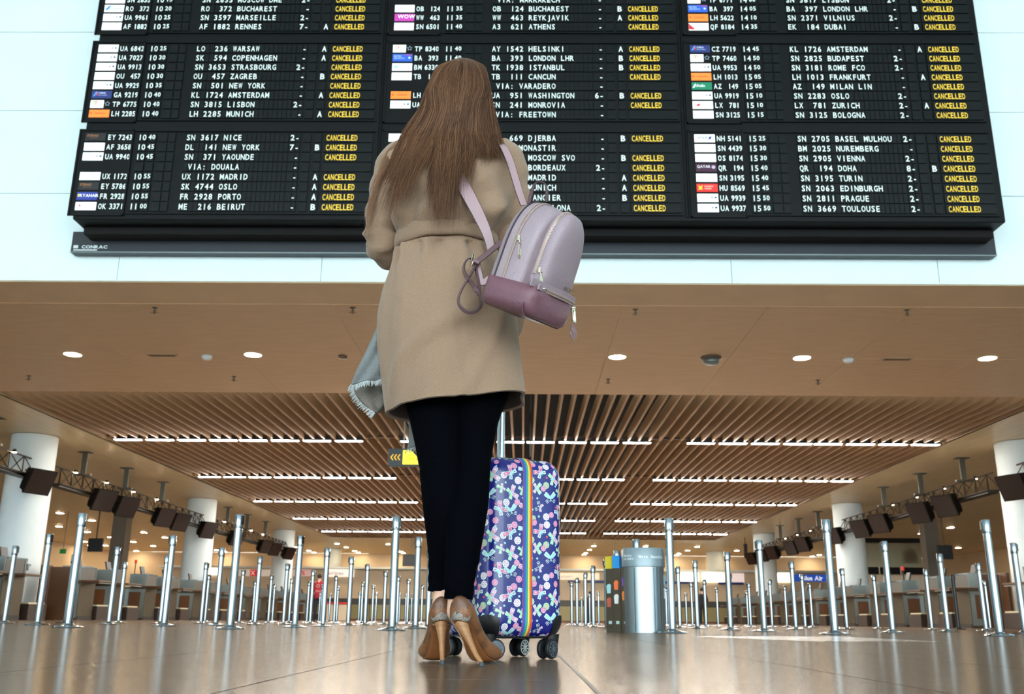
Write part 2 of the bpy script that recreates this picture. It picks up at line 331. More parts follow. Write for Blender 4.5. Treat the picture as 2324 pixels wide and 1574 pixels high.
side += [c4(450, 882), c4(533, 865), c4(1310, 702), c4(1530, 656), c4(1590, 810)]
for i, p in enumerate(sorted(side)):
    q = PZ(*p, ZC-.005); q.x = max(-31, min(31, q.x)); t = empty('square_downlight', (q.x, q.y, ZC-.015), f'small square downlight in the rear wooden ceiling, {("left" if p[0] < 700 else "middle" if p[0] < 1600 else "right")} field, about {int(q.y)} metres back', 'light', 'rear ceiling downlights')
    if q.y > 74 or abs(q.x) > 31.5: q.y = min(q.y, 74); t.location.y = q.y
    inst('frame', rlm, t); inst('diffuser', rdm, t)
    t['label'] = f'small square downlight of the rear wooden ceiling, number {i+1} from the left'
def nth(i):
    u = ['first', 'second', 'third', 'fourth', 'fifth', 'sixth', 'seventh', 'eighth', 'ninth', 'tenth', 'eleventh', 'twelfth', 'thirteenth', 'fourteenth', 'fifteenth', 'sixteenth', 'seventeenth', 'eighteenth', 'nineteenth']
    if i < 19: return u[i]
    t = ['twentieth', 'thirtieth', 'fortieth', 'fiftieth', 'sixtieth', 'seventieth', 'eightieth', 'ninetieth']; s = ['twenty', 'thirty', 'forty', 'fifty', 'sixty', 'seventy', 'eighty', 'ninety']
    a, b = divmod(i+1, 10); return t[a-2] if b == 0 else s[a-2]+'-'+u[b-1]
for i, t in enumerate(sorted([o for o in COL.objects if o.name.startswith('square_downlight')], key=lambda o: o.location.x/o.location.y)):
    t['label'] = f'small square downlight of the rear wooden ceiling, {nth(i)} counted from the left'
# ------------------------------------------------------------------ columns
for sx, cx in ((-1, -13.88), (1, 13.82)):
    for k, y in enumerate((11.8, 26.4, 41.0, 55.6, 70.2)):
        if k == 0: continue
        b = MB(); b.lathe((0, 0, 0), [(.61, 0), (.61, 4.98), (.60, 4.99)], 48); o = b.build('column', m_plaster, auto=.6); o.location = (cx, y, 0)
        tag(o, f'round white column {"left" if sx < 0 else "right"} of the queue area, {ORD[k-1]} from the front', 'column', 'white round columns')
# ------------------------------------------------------------------ departure board
BY = 12.73; BX0, BX1 = -6.64, 6.95; BZ0 = 5.69
bd = empty('departure_board', (0, BY, BZ0), 'huge black split-flap departure board with white and yellow lettering on the white wall', 'departure board')
b = MB(); b.box(((BX0+BX1)/2, .26, 2.6), (BX1-BX0, .5, 5.2), bev=.02); b.build('board_housing', m_board, bd)
b = MB(); b.box(((BX0+BX1)/2+.0, .46, -.05), (BX1-BX0-.1, .32, .12)); b.build('board_underside', m_void, bd)
lp = empty('board_base_panel', (0, 13.30, 5.40), 'long dark blue-black cover panel under the departure board', 'panel')
b = MB(); b.box((.08, .08, .16), (13.93, .16, .34), bev=.006); b.build('cover', mat('base_panel', '101922', .4), lp)
b = MB(); b.box((.08, -.004, -.004), (13.93, .02, .012)); b.build('edge_trim', m_steelw, lp)
b = MB(); text(b, 'CONRAC', -6.72, -.006, .055, .048, sx=1.25, bold=.04); b.box((-6.81, -.005, .08), (.07, .004, .05)); b.box((-6.66, -.005, .028), (.36, .004, .02)); b.build('maker_name', mat('name_white', 'cfd8d8', .5), lp)
COLP = 4.559; RP = .161; CAP = .091
blocks = [5.972-.0, 7.492, 9.012]    # z of the letters' baseline of the lowest row of each block is set from below
ZR = {3: 5.838, 2: 7.360, 1: 8.880}
rowsdata = {
 (1, 0): ["|SN 2835|10 15|SN 2835 MOSCOW DME|2-||C|BR", "|RO  372|10 20|RO  372 BUCHAREST| -||C|RO", "|UA 9961|10 25|SN 3597 MARSEILLE|2-||C|UA", "|AF 1882|10 25|AF 1882 RENNES|7-|A|C|AF"],
 (1, 1): ["||| VIA: MARRAKECH| -|||", "|OB  124|11 35|OB  124 BUCHAREST| -|B|C|OB", "|WW  463|11 35|WW  463 REYKJAVIK| -|A|C|WW", "|SN 6501|11 40|A3  621 ATHENS| -||C|BR"],
 (1, 2): ["|TP 6771|14 00|SN 3817 LISBON|2-||C|TP", "|BA  397|14 05|BA  397 LONDON LHR| -|B|C|BA", "|LH 5622|14 10|SN 2371 VILNIUS|2-||C|LH", "|QF 8184|14 35|EK  184 DUBAI| -|B|C|QF"],
 (2, 0): ["|UA 6842|10 25|LO  236 WARSAW| -|A|C|UA", "|UA 7027|10 30|SK  594 COPENHAGEN| -|A|C|UA", "|UA 9913|10 30|SN 3653 STRASBOURG|2-||C|UA", "|OU  457|10 30|OU  457 ZAGREB| -|B|C|OU", "|UA 9929|10 35|SN  501 NEW YORK| -||C|UA", "|GA 9219|10 40|KL 1724 AMSTERDAM| -|A|C|CZ", "|TP 6775|10 40|SN 3815 LISBON|2-||C|TP", "|LH 2285|10 40|LH 2285 MUNICH| -|A|C|LH"],
 (2, 1): ["|TP 8340|11 40|AY 1542 HELSINKI| -|A|C|TP", "|BA  393|11 40|BA  393 LONDON LHR| -|B|C|BA", "|BM 6330|11 45|TK 1938 ISTANBUL| -|B|C|BM", "|TB  111|11 50|TB  111 CANCUN| -||C|TB", "||| VIA: VARADERO| -|||", "|LH 9054|11 55|UA  951 WASHINGTON|6-|B|C|LH", "|UA 9917|12 00|SN  241 MONROVIA| -||C|UA", "||| VIA: FREETOWN| -|||"],
 (2, 2): ["|CZ 7719|14 45|KL 1726 AMSTERDAM| -|A|C|CZ", "|TP 7460|14 50|SN 2825 BUDAPEST|2-||C|TP", "|UA 9953|14 50|SN 3181 ROME FCO|2-||C|UA", "|LH 1013|15 05|LH 1013 FRANKFURT| -|A|C|LH", "|AZ  149|15 05|AZ  149 MILAN LIN| -||C|AZ", "|UA 9919|15 10|SN 2283 OSLO|2-||C|UA", "|LX  781|15 10|LX  781 ZURICH|2-|A|C|LX", "|SN 3125|15 15|SN 3125 BOLOGNA|2-||C|BR"],
 (3, 0): ["|EY 7243|10 40|SN 3617 NICE|2-||C|EY", "|AF 3658|10 45|DL  141 NEW YORK|7-|B|C|AF", "|UA 9940|10 45|SN  371 YAOUNDE| -||C|UA", "||| VIA: DOUALA| -|||", "|UX 1172|10 55|UX 1172 MADRID| -|A|C|UX", "|EY 5786|10 55|SK 4744 OSLO| -|A|C|EY", "|FR 2928|10 55|FR 2928 PORTO| -|A|C|FR", "|OK 3371|11 00|ME  216 BEIRUT| -|B|C|OK"],
 (3, 1): ["|NL  669|12 05|NL  669 DJERBA| -|B|C|WH", "||| VIA: MONASTIR| -|||", "|SU 2619|12 10|SU 2619 MOSCOW SVO| -|B|C|WH", "|SN 3723|12 10|SN 3723 BORDEAUX|2-||C|BR", "|IB 3201|12 15|IB 3201 MADRID| -|A|C|WH", "|LH 2287|12 20|LH 2287 MUNICH| -|A|C|LH", "|TB 1801|12 25|TB 1801 TANGIER| -|B|C|TB", "|SN 3697|12 30|SN 3697 BARCELONA|2-||C|BR"],
 (3, 2): ["|NH 5141|15 25|SN 2705 BASEL MULHOU|2-||C|AN", "|SN 4439|15 30|BM 2025 NUREMBERG| -||C|BR", "|OS 8174|15 30|SN 2905 VIENNA|2-||C|OS", "|QR  194|15 40|QR  194 DOHA|8-|B|C|QR", "|SN 3195|15 40|SN 3195 TURIN|2-||C|BR", "|HU 8569|15 45|SN 2063 EDINBURGH|2-||C|HU", "|UA 9939|15 50|SN 2811 PRAGUE|2-||C|UA", "|UA 9937|15 50|SN 3669 TOULOUSE|2-||C|UA"]}
LG = {'BR': ('f4f2f4', [('brussels', 'c9c4cf', .10, .062, .026), ('airlines', 'c9c4cf', .10, .022, .026)]), 'RO': ('eef4fa', [('Tarom', '3a7fc0', .11, .035, .04)]), 'UA': ('f4fafa', [('UNITED', '9aa4b2', .03, .045, .022)]),
      'AF': ('f4f6f8', [('AIRFRANCE', '8a8fa4', .02, .048, .02)]), 'OB': ('f2f8fc', [('Blue air', '6a9fd0', .07, .04, .034)]), 'WW': ('c040a8', [('WOW', 'ffffff', .05, .035, .065)]), 'TP': ('f4f8f4', [('T', '7ac040', .03, .035, .065), ('P', 'd83028', .075, .035, .065)]),
      'BA': ('2a5cc4', [('BRITISH', 'b8d0f4', .02, .065, .026), ('AIRWAYS', 'b8d0f4', .02, .028, .026)]), 'LH': ('f08030', [('Lufthansa', 'a83c10', .09, .042, .03)]), 'QF': ('f6f4f2', [('QANTAS', '3a3436', .09, .04, .03)]),
      'OU': ('f4f8f6', [('CROATIA', 'd2d6d8', .02, .05, .016)]), 'CZ': ('22306c', [('CHINA', 'c8d4f0', .10, .062, .028), ('SOUTHERN', '9aa8d0', .10, .028, .02)]), 'TB': ('f6f6f4', [('TUI', 'e0a8a4', .18, .04, .03)]), 'BM': ('eff5fb', [('bmi', 'b4d0ea', .12, .04, .036)]),
      'AZ': ('147a58', [('Alitalia', 'f2f8f4', .03, .036, .045)]), 'LX': ('f6f6f8', [('SWISS', 'c8a4a8', .12, .04, .04)]), 'EY': ('141416', [('ETIHAD', '9a6438', .03, .055, .036), ('AIRWAYS', '6a4628', .07, .025, .018)]), 'UX': ('f4f8fa', [('AirEuropa', '9ab4cc', .04, .042, .026)]),
      'FR': ('26348c', [('RYANAIR', 'f4f6fa', .045, .035, .047)]), 'OK': ('f2f6f8', [('CZECH', 'b8c0cc', .10, .06, .024), ('AIRLINES', 'b8c0cc', .10, .028, .018)]), 'WH': ('f4f6f8', []), 'AN': ('f2f6fa', [('ANA', '3a5a98', .05, .035, .05)]), 'OS': ('f6f8f8', [('Austrian', 'e6e8ea', .06, .04, .022)]),
      'QR': ('3c1030', [('QATAR', 'f0eaf0', .02, .05, .04)]), 'HU': ('e02820', [('HAINAN', 'f8c8b8', .11, .06, .026), ('AIRLINES', 'f8c8b8', .11, .026, .02)])}
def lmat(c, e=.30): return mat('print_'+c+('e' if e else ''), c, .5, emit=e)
def deco(k, X, z, row):
    """small emblem beside the airline's name"""
    def shp(pts, c): b = MB(); b.add([Vector((X+x, -.0145, z+y)) for x, y in pts], [tuple(range(len(pts)))]); b.build('emblem', lmat(c), row, fix=False)
    if k == 'UA': shp([(.20, .04), (.23, .04), (.23, .07), (.20, .07)], '8a96aa'); shp([(.25, .04), (.285, .04), (.285, .07), (.25, .07)], '4a5a70')
    elif k == 'RO': shp([(.01, .02), (.05, .02), (.10, .10), (.07, .10)], '2f74c4'); shp([(.055, .02), (.08, .02), (.11, .10), (.105, .10)], '68b0e8')
    elif k == 'BA': shp([(.14, .105), (.29, .105), (.29, .085), (.20, .10)], 'c83050'); shp([(.24, .04), (.27, .03), (.28, .055), (.25, .07)], 'd8e4f8')
    elif k == 'LH': shp([(.03+.018*math.cos(a), .055+.018*math.sin(a)) for a in [i*PI/5 for i in range(10)]], 'd06018')
    elif k == 'QF': shp([(.0, .0), (.10, .0), (.0, .105)], 'd02828')
    elif k == 'CZ': shp([(.02, .02), (.05, .02), (.09, .10), (.06, .10)], '4a90d8'); shp([(.055, .05), (.085, .03), (.09, .10)], 'd85060')
    elif k == 'TB': shp([(.12+.03*math.cos(a), .065+.03*math.sin(a)) for a in [PI+i*PI/8 for i in range(9)]]+[(.12+.02*math.cos(a), .065+.02*math.sin(a)) for a in [2*PI-i*PI/8 for i in range(9)]], 'd87068')
    elif k == 'LX': shp([(.05, .03), (.10, .03), (.115, .07), (.085, .075)], 'd02838')
    elif k == 'BM': shp([(.06+.035*math.cos(a), .055+.035*math.sin(a)) for a in [i*PI/6 for i in range(12)]], 'a8c8e8')
    elif k == 'OK': shp([(.02, .09), (.06, .05), (.045, .02), (.08, .05), (.075, .08), (.05, .07)], 'c84050')
    elif k == 'AN': shp([(.20, .03), (.24, .03), (.265, .08), (.225, .08)], '2a4a90')
    elif k == 'QR': shp([(.26+.028*math.cos(a), .06+.028*math.sin(a)) for a in [i*PI/6 for i in range(12)]], 'c0b0c4')
    elif k == 'BR': shp([(.02, .02), (.06, .02), (.07, .09), (.06, .09), (.05, .035), (.02, .03)], 'e8c8cc')
    elif k == 'FR': shp([(.01, .04), (.035, .04), (.04, .08), (.02, .085)], 'e8d048')
    elif k == 'HU': shp([(.02, .02), (.09, .02), (.075, .05), (.09, .09), (.055, .075), (.02, .09), (.035, .05)], 'f4c030')
    elif k == 'AZ': shp([(.01, .02), (.05, .09), (.065, .09), (.04, .02)], 'f0f4f0')
NAMES = {1: 'top', 2: 'middle', 3: 'bottom'}
CN = ['left', 'centre', 'right']
for (bk, c), rows in rowsdata.items():
    X = -6.61+COLP*c; zl = ZR[bk]-BZ0; nr = len(rows); top = zl+RP*7+.135
    # recessed module with frame
    fb = MB(); th = .012
    for (x0_, x1_, z0_, z1_) in ((X-.10, X+.72, zl-.10, zl-.075), (X-.10, X+.72, top+.02, top+.045), (X-.10, X-.075, zl-.10, top+.045), (X+.70, X+.725, zl-.10, top+.045), (X+.74, X+4.36, zl-.07, zl-.055), (X+.74, X+4.36, top+.01, top+.025)):
        fb.box(((x0_+x1_)/2, -.008, (z0_+z1_)/2), (x1_-x0_, .02, z1_-z0_))
    fr = fb.build('module_frame', m_board, bd)
    b = MB(); b.box((X+.31, .001, (zl+top)/2-.02), (.79, .008, top-zl+.10)); b.build('code_panel', m_inset, bd)
    for i in range(8):
        z = zl+RP*(7-i); di = i-(8-nr)
        row = empty('flight_row', (0, 0, 0), parent=bd)
        cells = MB()
        def cell(x0_, x1_): cells.box((X+(x0_+x1_)/2, -.004, z+.045), (x1_-x0_-.008, .012, RP-.022)); cells.box((X+(x0_+x1_)/2, -.0105, z+.045+.001), (x1_-x0_-.008, .002, .002))
        cell(.79, .93); cell(.95, 1.07); cell(1.10, 1.24); cell(1.25, 1.36)
        for k in range(22): cell(1.52+k*.0703, 1.52+(k+1)*.0703)
        cell(3.07, 3.17); cell(3.18, 3.24); cell(3.27, 3.40); cell(3.44, 3.56); cell(3.59, 4.33)
        cells.build('flap_cells', m_flap, row, fix=False)['kind'] = 'stuff'
        if di < 0: continue
        _, code, tm, txt, no, gate, can, lg = rows[di].split('|')
        wl = MB()
        if code:
            text(wl, code[:2], X+.330, -.006, z+.008, CAP*.93, pitch=.064, sx=.80, bold=.02); d = code[3:].strip(); text(wl, d, X+.708-.0535*len(d), -.006, z+.008, CAP*.93, pitch=.0535, sx=.85, bold=.02)
            text(wl, tm[:2], X+.795, -.013, z, CAP, pitch=.066, sx=.95, bold=.01); text(wl, tm[3:], X+.95, -.013, z+.016, CAP*.80, pitch=.054, sx=.95, bold=.02)
        text(wl, txt, X+1.52, -.013, z, CAP, pitch=.0703, sx=.88, bold=.014)
        text(wl, no, X+3.085, -.013, z, CAP, pitch=.072, sx=.95, bold=.02); text(wl, gate, X+3.46, -.013, z, CAP, pitch=.08, sx=1.0, bold=.03)
        wl.build('white_lettering', m_wlet, row, fix=False)['kind'] = 'stuff'
        if can: yl = MB(); text(yl, 'CANCELLED', X+3.625, -.0135, z-.002, CAP*1.02, pitch=.0525, sx=.78, bold=.018); yl.build('yellow_lettering', m_ylet, row, fix=False)['kind'] = 'stuff'
        if lg:
            pc, marks = LG[lg]; wd = .20 if lg == 'TP' else .305
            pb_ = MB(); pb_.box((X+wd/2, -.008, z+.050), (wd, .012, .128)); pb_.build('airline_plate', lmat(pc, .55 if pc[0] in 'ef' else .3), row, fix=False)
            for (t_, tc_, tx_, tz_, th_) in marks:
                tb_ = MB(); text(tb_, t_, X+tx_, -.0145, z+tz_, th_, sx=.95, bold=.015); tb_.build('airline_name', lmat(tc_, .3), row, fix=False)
            deco(lg, X, z, row)
            if lg == 'TP':
                sb_ = MB()
                for q in range(5):
                    a = PI/2+q*2*PI/5; cx_, cz_ = X+.255+.028*math.cos(a), z+.06+.028*math.sin(a); sb_.add([Vector((cx_+.016*math.cos(a+j*2*PI/3), -.006, cz_+.016*math.sin(a+j*2*PI/3))) for j in range(3)], [(0, 1, 2)])
                sb_.build('emblem', lmat('8fa4b4'), row, fix=False)
# vertical posts between the three boards
for c in range(1, 3):
    b = MB(); b.box((-6.61+COLP*c-.165, -.006, 2.6), (.02, .02, 5.1)); b.box((-6.61+COLP*c-.125, -.012, 2.6), (.012, .03, 5.1)); b.build('divider', m_inset, bd)
# ------------------------------------------------------------------ queue posts
def post_proto(H=1.05):
    t = empty('queue_post')
    b = MB(); b.lathe((0, 0, 0), [(.135, 0), (.138, .006), (.132, .014), (.06, .026), (.05, .032), (.045, .04)], 36); b.build('base', m_chrome, t, auto=.7)
    b = MB(); b.cyl((0, 0, .03), .0365, H-.04, 28); b.build('pole', m_chrome, t, auto=.7)
    b = MB(); b.lathe((0, 0, H-.13), [(.0395, 0), (.0405, .004), (.0405, .122), (.036, .13), (.01, .1305)], 28); b.build('belt_head', m_chrome, t, auto=.7)
    b = MB(); b.box((0.040, 0, H-.055), (.02, .035, .085), bev=.004); b.build('belt_buckle', m_black, t)
    b = MB(); b.box((0, -.039, H-.065), (.006, .006, .1)); b.box((0, -.040, H-.105), (.012, .006, .014)); b.build('belt_slot', m_black, t)
    return t
tops = [(36,1238),(114,1211),(188,1164),(169,1258),(268,1240),(285,1274),(394,1214),(380,1260),(469,1276),(475,1303),(505,1241.5),(544,1167),(553,1291.6),(591,1262),(580,1317),(617,1303),(624,1324.5),(653,1278),(662.6,1312),(683,1214.5),(702,1318.6),(711.5,1292.8),(727,1344),(733,1325.7),(743.7,1242.7),(750,1344.5),(764,1305),(768,1330),(798.5,1262.7),(824,1319.8),(817,1342),(835,1279),(848,1325.7),(855,1342),(876,1294),(900,1171.7),(904.7,1306),(908,1344),(927.8,1313),(922,1345.6),(935,1348),(950,1218),(959,1326),(976.6,1244),(1297,1319),(1309,1309.6),(1320,1355),(1328,1298),(1338,1346),(1345,1283.4),(1358,1342.7),(1375,1268.6),(1382,1356),(1393,1332),(1399,1248.5),(1444,1223),(1510.6,1332),(1517,1175.5),(1538,1285),(1556,1344),(1568,1320),(1576.7,1271),(1598,1314),(1626,1333.6),(1649,1251.5),(1655,1300),(1698.7,1321),(1694,1340),(1722,1225),(1746,1313.5),(1780,1328),(1795.6,1273),(1819,1302),(1837,1322.5),(1874,1177.7),(1891,1316.5),(1910.5,1289),(1982,1303.7),(2006,1227.5),(2100,1291),(2131.5,1256),(2161,1303),(2219,1277),(2234,1316),(2236,1179),(2298.7,1231.4)]
pts = sorted([(PZ(x, y, 1.05).y, PZ(x, y, 1.05).x, x) for x, y in tops])
rows_ = []; 
for p in pts:
    if rows_ and p[0]-rows_[-1][0][0] < 1.0: rows_[-1].append(p)
    else: rows_.append([p])
proto = post_proto(); first = True
for ri, r in enumerate(rows_):
    for k, (y, x, px) in enumerate(sorted(r, key=lambda q: q[1])):
        t = proto if first else copy_tree(proto); first = False
        t.location = (x, y, 0); t.rotation_euler.z = random.choice([0, PI, PI/2, -.5, 2.6, 0, PI])+random.uniform(-.2, .2)
        tag(t, f'chrome belt queue post, {nth(k)} from the left in the {nth(ri)} row counted from the front', 'post', 'chrome queue posts')
        if px == 2161:
            t['label'] = 'the one black queue post, between the chrome ones by the right desks'
            for ch in t.children:
                ch.data = ch.data.copy(); ch.data.materials[0] = m_black
# ------------------------------------------------------------------ trusses with monitors
def monitor(t, x, y, z, sgn):
    R = Matrix.Rotation(sgn*math.radians(66), 3, 'Z') @ Matrix.Rotation(math.radians(24), 3, 'X')   # -y faces the passengers, tilted down
    e = empty('truss_monitor', (x, y, z), None, 'monitor', 'monitors under the trusses')
    b = MB(); b.box(R @ Vector((0, .02, 0)), (.80, .06, .70), R, bev=.008); b.build('bezel', mat('monitor_case', '0a0807', .45, spec=.2), e)
    b = MB(); b.box(R @ Vector((0, -.012, 0)), (.74, .006, .63), R); b.build('screen', mat('monitor_screen', '1e0f0b', .3, spec=.3), e)
    b = MB(); b.loft([[R @ Vector((sx*hw, yy, sz*hh)) for sx, sz in ((-1, -1), (1, -1), (1, 1), (-1, 1))] for yy, hw, hh in ((.05, .37, .32), (.26, .35, .29), (.42, .24, .20))]); b.build('housing', mat('monitor_case', '0a0807', .45, spec=.2), e)
    b = MB(); b.box((-sgn*.30, .12, .34), (.44, .05, .05)); b.box((0, .12, .28), (.3, .2, .03)); b.build('hanger', m_truss, e)
    return e
def truss(x, y0, y1, z, sgn, label):
    t = empty('truss', (x, y0, z), label, 'truss', 'ceiling trusses'); L_ = y1-y0
    W_, Hh = .34, .52
    cds = [(0, 0), (-.20, -.50), (.20, -.50)]
    for cx_, cz_ in cds:
        b = MB(); b.tube([(cx_, 0, cz_), (cx_, L_, cz_)], .026, 8); b.build('chord', m_truss, t, fix=False)
    n = int(L_/.72); b = MB()
    for k in range(n):
        ya, ym, yb = L_*k/n, L_*(k+.5)/n, L_*(k+1)/n
        for cx_ in (-.20, .20):
            b.tube([(cx_, ya, -.5), (0, ym, 0)], .015, 5, caps=False); b.tube([(0, ym, 0), (cx_, yb, -.5)], .015, 5, caps=False)
        b.tube([(-.20, ya, -.5), (.20, ya, -.5)], .013, 5, caps=False)
    b.build('lattice', m_truss, t, fix=False)
    b = MB(); b.box((0, L_/2, -.52), (.30, L_-.2, .10)); b.build('cable_tray', m_dark, t)
    for yy in (1.8, 5.0, 8.4) if L_ > 9 else (2, L_-2):
        b = MB(); zz = ZC-z; b.box((0, yy, zz/2), (.16, .06, zz)); b.box((0, yy, zz-.01), (.4, .3, .02)); b.box((0, yy, .02), (.5, .12, .06)); b.tube([(0, yy, zz*.75), (-.12*sgn, yy+.3, .05)], .03, 6); b.build('hanger', mat('hanger_grey', '5a564c', .45, metal=.3), t)
    for yy in (1.2, 3.4, 5.6, 7.8):
        if yy < L_: b = MB(); b.lathe((0.06, yy, .0), [(.04, .08), (.06, .0), (.055, -.005)], 12); b.build('lamp_can', m_truss, t); b = MB(); b.cyl((.06, yy, -.014), .05, .008, 12); b.build('lamp', m_lampw, t)
    return t
TXL, TXR, TZ = -13.6, 13.4, 4.28
for x, sgn, nm in ((TXL, 1, 'left'), (TXR, -1, 'right')):
    for (y0, y1, w_) in ((17.0, 25.8, 'nearest'), (27.2, 40.5, 'second'), (42.0, 55.3, 'third')):
        truss(x, y0, y1, TZ, sgn, f'{w_} stretch of dark lattice truss hung over the {nm} check-in desks')
for sgn, x, ys_ in ((1, TXL, [25.5, 29.6, 31.4, 34.8, 36.5, 39.8, 43.9, 48.9, 50.8, 54.0]), (-1, TXR, [25.2, 29.4, 31.4, 35.0, 37.0, 40.3, 44.9, 46.9, 50.5, 52.6, 55.2])):
    for k, y in enumerate(ys_):
        e = monitor(None, x+(.52*sgn), y, 3.58, sgn*1); e['label'] = f'dark boxy screen under the {"left" if sgn > 0 else "right"} truss, {ORD[k]} from the front'
# ------------------------------------------------------------------ check-in desks
def desk_proto():
    t = empty('check_in_desk')          # front faces +x; unit 2.0 m along y
    b = MB(); b.box((-.4, 0, .46), (.8, .98, .92), bev=.01); b.build('body', m_steel, t)
    b = MB(); b.box((-.38, 0, .05), (.8, .94, .1)); b.build('kick_plate', m_dark, t)
    b = MB(); b.box((.02, 0, .93), (1.05, 1.12, .035), bev=.006); b.build('counter_top', m_brown, t)
    b = MB(); b.box((-.05, .0, 1.10), (.05, .90, .30), bev=.006); b.build('front_panel', m_fascia, t)
    for yy in (-.50, .50): b = MB(); b.box((-.30, yy, 1.12), (.56, .03, .34)); b.build('side_screen', m_steelw, t)
    b = MB(); b.box((-.42, .1, 1.40), (.05, .34, .24), Matrix.Rotation(-.3, 3, 'Y'), bev=.008); b.box((-.40, .1, 1.22), (.04, .06, .2)); b.build('computer_screen', m_black, t)
    for yy in (-.495, .495): b = MB(); b.box((-.36, yy, .46), (.66, .02, .80)); f_ = b.build('side_frame', m_steelw, t); b = MB(); b.box((-.36, yy*1.024, .50), (.40, .012, .56)); b.build('brown_inset', mat('hatch_brown', '5c3a20', .45), f_)
    b = MB(); b.box((.53, 0, .885), (.03, 1.0, .02)); b.build('shelf_edge', m_steelw, t)
    return t
def bay_proto(L_):
    t = empty('baggage_conveyor')
    b = MB(); b.box((-.35, 0, .17), (.9, L_, .34), bev=.01); b.build('plinth', mat('plinth_brown', '2c1a0e', .5), t)
    b = MB(); b.box((-.35, 0, .36), (.8, L_-.1, .035)); b.build('belt', mat('belt_cream', 'cbbf9f', .5), t)
    b = MB(); [b.box((-.62, yy, .85), (.07, .07, 1.0)) for yy in (-L_/2+.05, L_/2-.05)]; b.box((-.62, 0, 1.32), (.07, L_, .07)); b.build('frame', m_steelw, t)
    b = MB(); b.box((-.72, 0, .80), (.05, L_-.3, .8)); b.build('hatch', mat('hatch_brown', '6b4426', .45), t)
    b = MB(); b.box((-.60, 0, 1.17), (.05, L_-.14, .24)); b.build('header', m_steelw, t)
    b = MB(); b.box((-.48, L_/4, 1.2), (.16, .16, .05)); b.cyl((-.44, L_/4, 1.08), .03, .14, 10); b.build('scale_display', m_steelw, t)
    return t
dp = desk_proto(); bp_ = bay_proto(.96); used = [False, False]
def put(pr, i, loc, rz, lab, cat, grp):
    t = pr if not used[i] else copy_tree(pr); used[i] = True; t.location = loc; t.rotation_euler.z = rz; t.scale.z = 1.17; tag(t, lab, cat, grp); return t
kd = kb = 0
for sgn, fx, nm in ((1, -12.75, 'left'), (-1, 12.65, 'right')):
    kd = 0
    for base in (17.3, 22.3, 28.6, 33.5, 38.4, 43.4, 48.3, 53.2, 58.1):
        rz = 0 if sgn > 0 else PI
        for off in (-.15, 1.95):
            put(dp, 0, (fx, base+off, 0), rz, f'stainless check-in desk with brown counter, {ORD[kd] if kd < 16 else nth(kd)} from the front in the {nm} line', 'desk', 'check-in desks'); kd += 1
        for q, off in enumerate((.9, 3.15)):
            tt = put(bp_, 1, (fx, base+off, 0), rz, f'low brown baggage conveyor between steel desks, {nth(kb % 18)} from the front in the {nm} line', 'conveyor', 'baggage conveyors'); kb += 1
            if q: tt.scale.y = 1.0
# brown end panel and tall partition of the nearest desk on each side
for sgn, x in ((-1, -13.0), (1, 12.9)):
    b = MB(); b.box((0, 0, .72), (.10, .5, 1.44), bev=.01); b.box((-.35*sgn*-1*-1, .1, .70), (.55, .06, 1.40)); o = b.build('end_panel', m_brown); o.location = (x, 26.35, 0); tag(o, f'brown end panel standing before the {"left" if sgn < 0 else "right"} column', 'panel', 'desk end panels')
# ------------------------------------------------------------------ back of the hall
def sign(name, px, py, w_, h_, Y, bgc, txt, tcol, th, label, emit=.8, cat='sign', tx=.05, tz=None, parts=()):
    c = P(px, py, Y); t = empty(name, (c.x, c.y, c.z), label, cat)
    b = MB(); b.box((0, 0, 0), (w_, .12, h_), bev=.01); b.build('sign_box', mat('sbox'+bgc+str(emit), bgc, .5, emit=emit), t)
    if txt: b = MB(); text(b, txt, -w_/2+tx, -.065, (tz if tz is not None else -th/2), th, sx=.95, bold=.03); b.build('lettering', mat('slet'+tcol, tcol, .5, emit=.6), t, fix=False)
    return t
YB = 66.; YS = 67.03
wall('wall_check_in', (0, YB+1.2, 1.72), (50, .2, 3.44), m_cream)
b = MB(); b.box((0, YB+1.0, 3.46), (50, 1.4, .12)); o = b.build('trim_3', m_plaster); o['kind'] = 'structure'
# long counters at the back
for k, x in enumerate(np.arange(-20, 20.1, 4.0)):
    t = empty('service_counter', (x, YB-2.0, 0), f'pale service counter with dark top by the back wall, {nth(k)} from the left', 'counter', 'service counters at the back')
    b = MB(); b.box((0, 0, .5), (3.96, .7, 1.0), bev=.01); b.build('front', mat('counter_front', '8f8458', .45), t)
    b = MB(); b.box((0, -.02, 1.2), (3.96, .5, .38), bev=.01); b.build('upper_band', mat('counter_band', '3e3c36', .45), t)
    b = MB(); b.box((0, -.02, .06), (3.9, .74, .12)); b.build('kick_plate', mat('kick_red', '6a4028', .5), t)
def cc(fn, x, y): p = fn(x, y); return p
sign('lit_sign', *c2(178, 833), .68, .45, YS, 'fff4e0', '', 'ffffff', .3, 'bright blank lit sign at the back beside the second left column', 3)
sign('wall_sign', *c2(600, 848), 3.0, .45, YS, 'd8c8b8', 'B', 'b84038', .28, 'pale sign with red mark behind the left posts', .4)
sign('wall_sign', *c2(580, 848), .5, .42, YS-.13, 'c82420', 'X', 'e8c0b8', .26, 'red sign panel with white mark behind the left posts', .5)
sign('wall_sign', *c2(1070, 848), 1.0, .45, YS, 'd8b0a8', 'S%', 'c04840', .3, 'pale sign with red letters left of the person in red', .4)
sign('wall_sign', *c2(940, 848), .55, .45, YS, 'd0b8a8', 'O', 'b84840', .28, 'small pale sign with a red ring by the third left column', .4)
sign('wall_sign', *c2(1420, 850), 1.8, .5, YS, 'e8dcd0', 'airlines', 'b8a8a0', .26, 'cream lit sign right of the person in red', 1.0)
